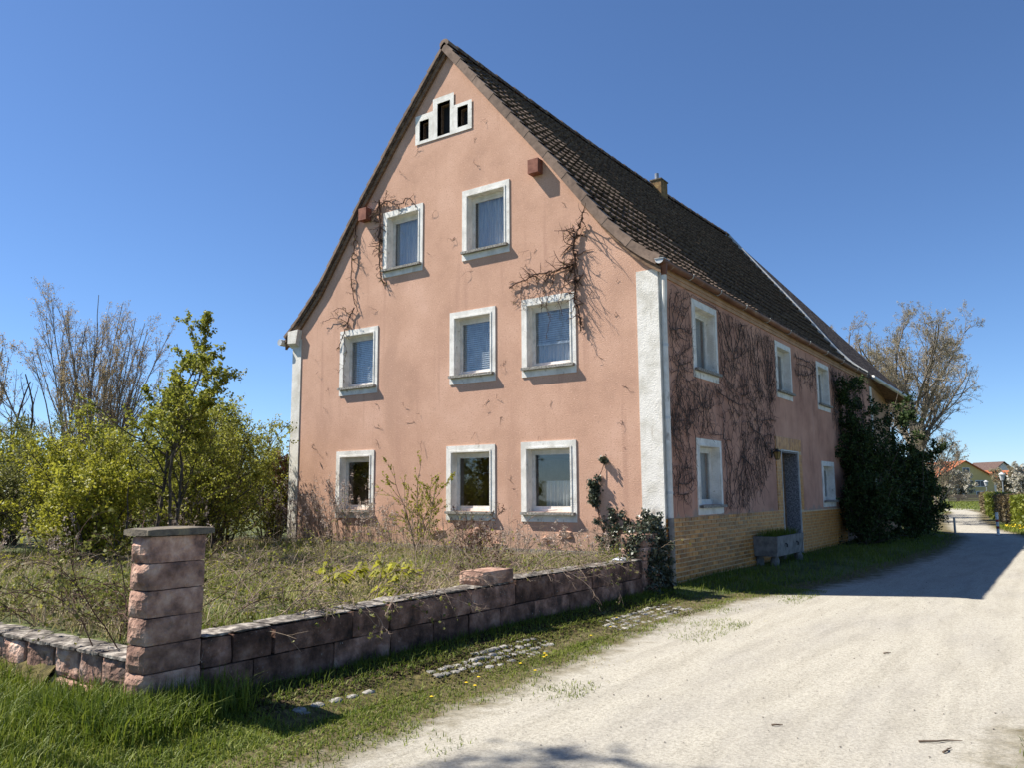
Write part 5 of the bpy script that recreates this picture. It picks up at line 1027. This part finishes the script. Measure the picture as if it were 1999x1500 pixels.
far_house('white_house', 'small white gabled house with brown roof behind the orchard trees', (-9.5, 262, 1.6), ang+.2, 9, 10, 5.2, 8.2, 'housewhite', 'brownroof', [(0, 4.2, 1.2, 1.2)])
far_house('orange_roofed_house', 'long house with orange roof behind the orchard at right edge', (4.0, 235, .5), ang+1.45, 9, 22, 3.6, 6.0, 'housewhite', 'orangeroof', [(2, 1.6, 1.2, 1.2)])
pf = thing('picket_fence', 'dark weathered picket fence in front of the yellow house', 'fence', (-9.5, 128, .0)); px = []
pk = MB().box(-.045, .045, -.012, .012, 0, 1.1)
p0 = None
for i in range(64):
    mtx = Matrix.Translation((i*.135, i*.03, 0))
    if p0 is None: p0 = pk.build('picket', 'fencewood', pf); p0.matrix_basis = mtx
    else: inst('picket', p0.data, pf, mtx)
for z in (.3, .8): MB().add([(0, .02, z), (8.6, 1.93, z), (8.6, 1.93, z+.09), (0, .02, z+.09)], [(0, 1, 2, 3)]).build('rail', 'fencewood', pf, fix=False)
shrub('blossom_tree', 'white blossoming tree in front of the yellow house', 'tree', (-9.0, 134, 0), 4.6, 2.0, 7, 7000, .22, 'blossom', 171, r0=.1, per=(10, 6), first=.12, angs=(.8, .8), lf=(.5, .45), jit=.1)
shrub('dark_bush', 'small dark bush beside the blossoming tree', 'bush', (-9.8, 122, 0), 2.6, .8, 7, 3500, .16, 'leafdark', 172, per=(9, 5), first=.03, jit=.08)
for i, (x, y, h, lab) in enumerate([(2.2, 96, 5.0, 'pale flowering orchard tree behind the nearer street lamp'), (6.0, 92, 5.2, 'twiggy orchard tree at the right picture edge'), (-.6, 118, 4.8, 'orchard tree between the street lamps'), (5.5, 116, 6.6, 'taller bare orchard tree behind the others')]):
    shrub('orchard_tree', lab, 'tree', (x, y, 0), h, 2.2, 7, 4500, .17, 'leafbudgrey' if i != 0 else 'blossom', 180+i, r0=.09, per=(12, 7), first=.2, angs=(.75, .8), lf=(.45, .45), jit=.09, group='orchard trees', bark='barkgrey')
for i, (x, y, r_) in enumerate([(-26, 170, 5), (14, 150, 5), (26, 190, 6), (-60, 120, 6), (-75, 90, 6), (-48, 60, 4), (-60, 35, 4), (-50, 22, 3.4), (-44, 0, 3.2)]):
    shrub('distant_bush', ['green bush mass left of the yellow house', 'bush mass right of the orchard', 'bush mass far right', 'distant bushes left of the budding tree', 'distant bushes at far left', 'bushes behind the budding tree', 'low bushes right of the budding tree', 'low green bushes behind the thicket', 'low green bushes at the left horizon'][i], 'bush', (x, y, 0), r_, r_*1.1, 10, 4000, .3, 'leafolive', 190+i, per=(9, 5), first=.05, jit=.15, r0=.08)
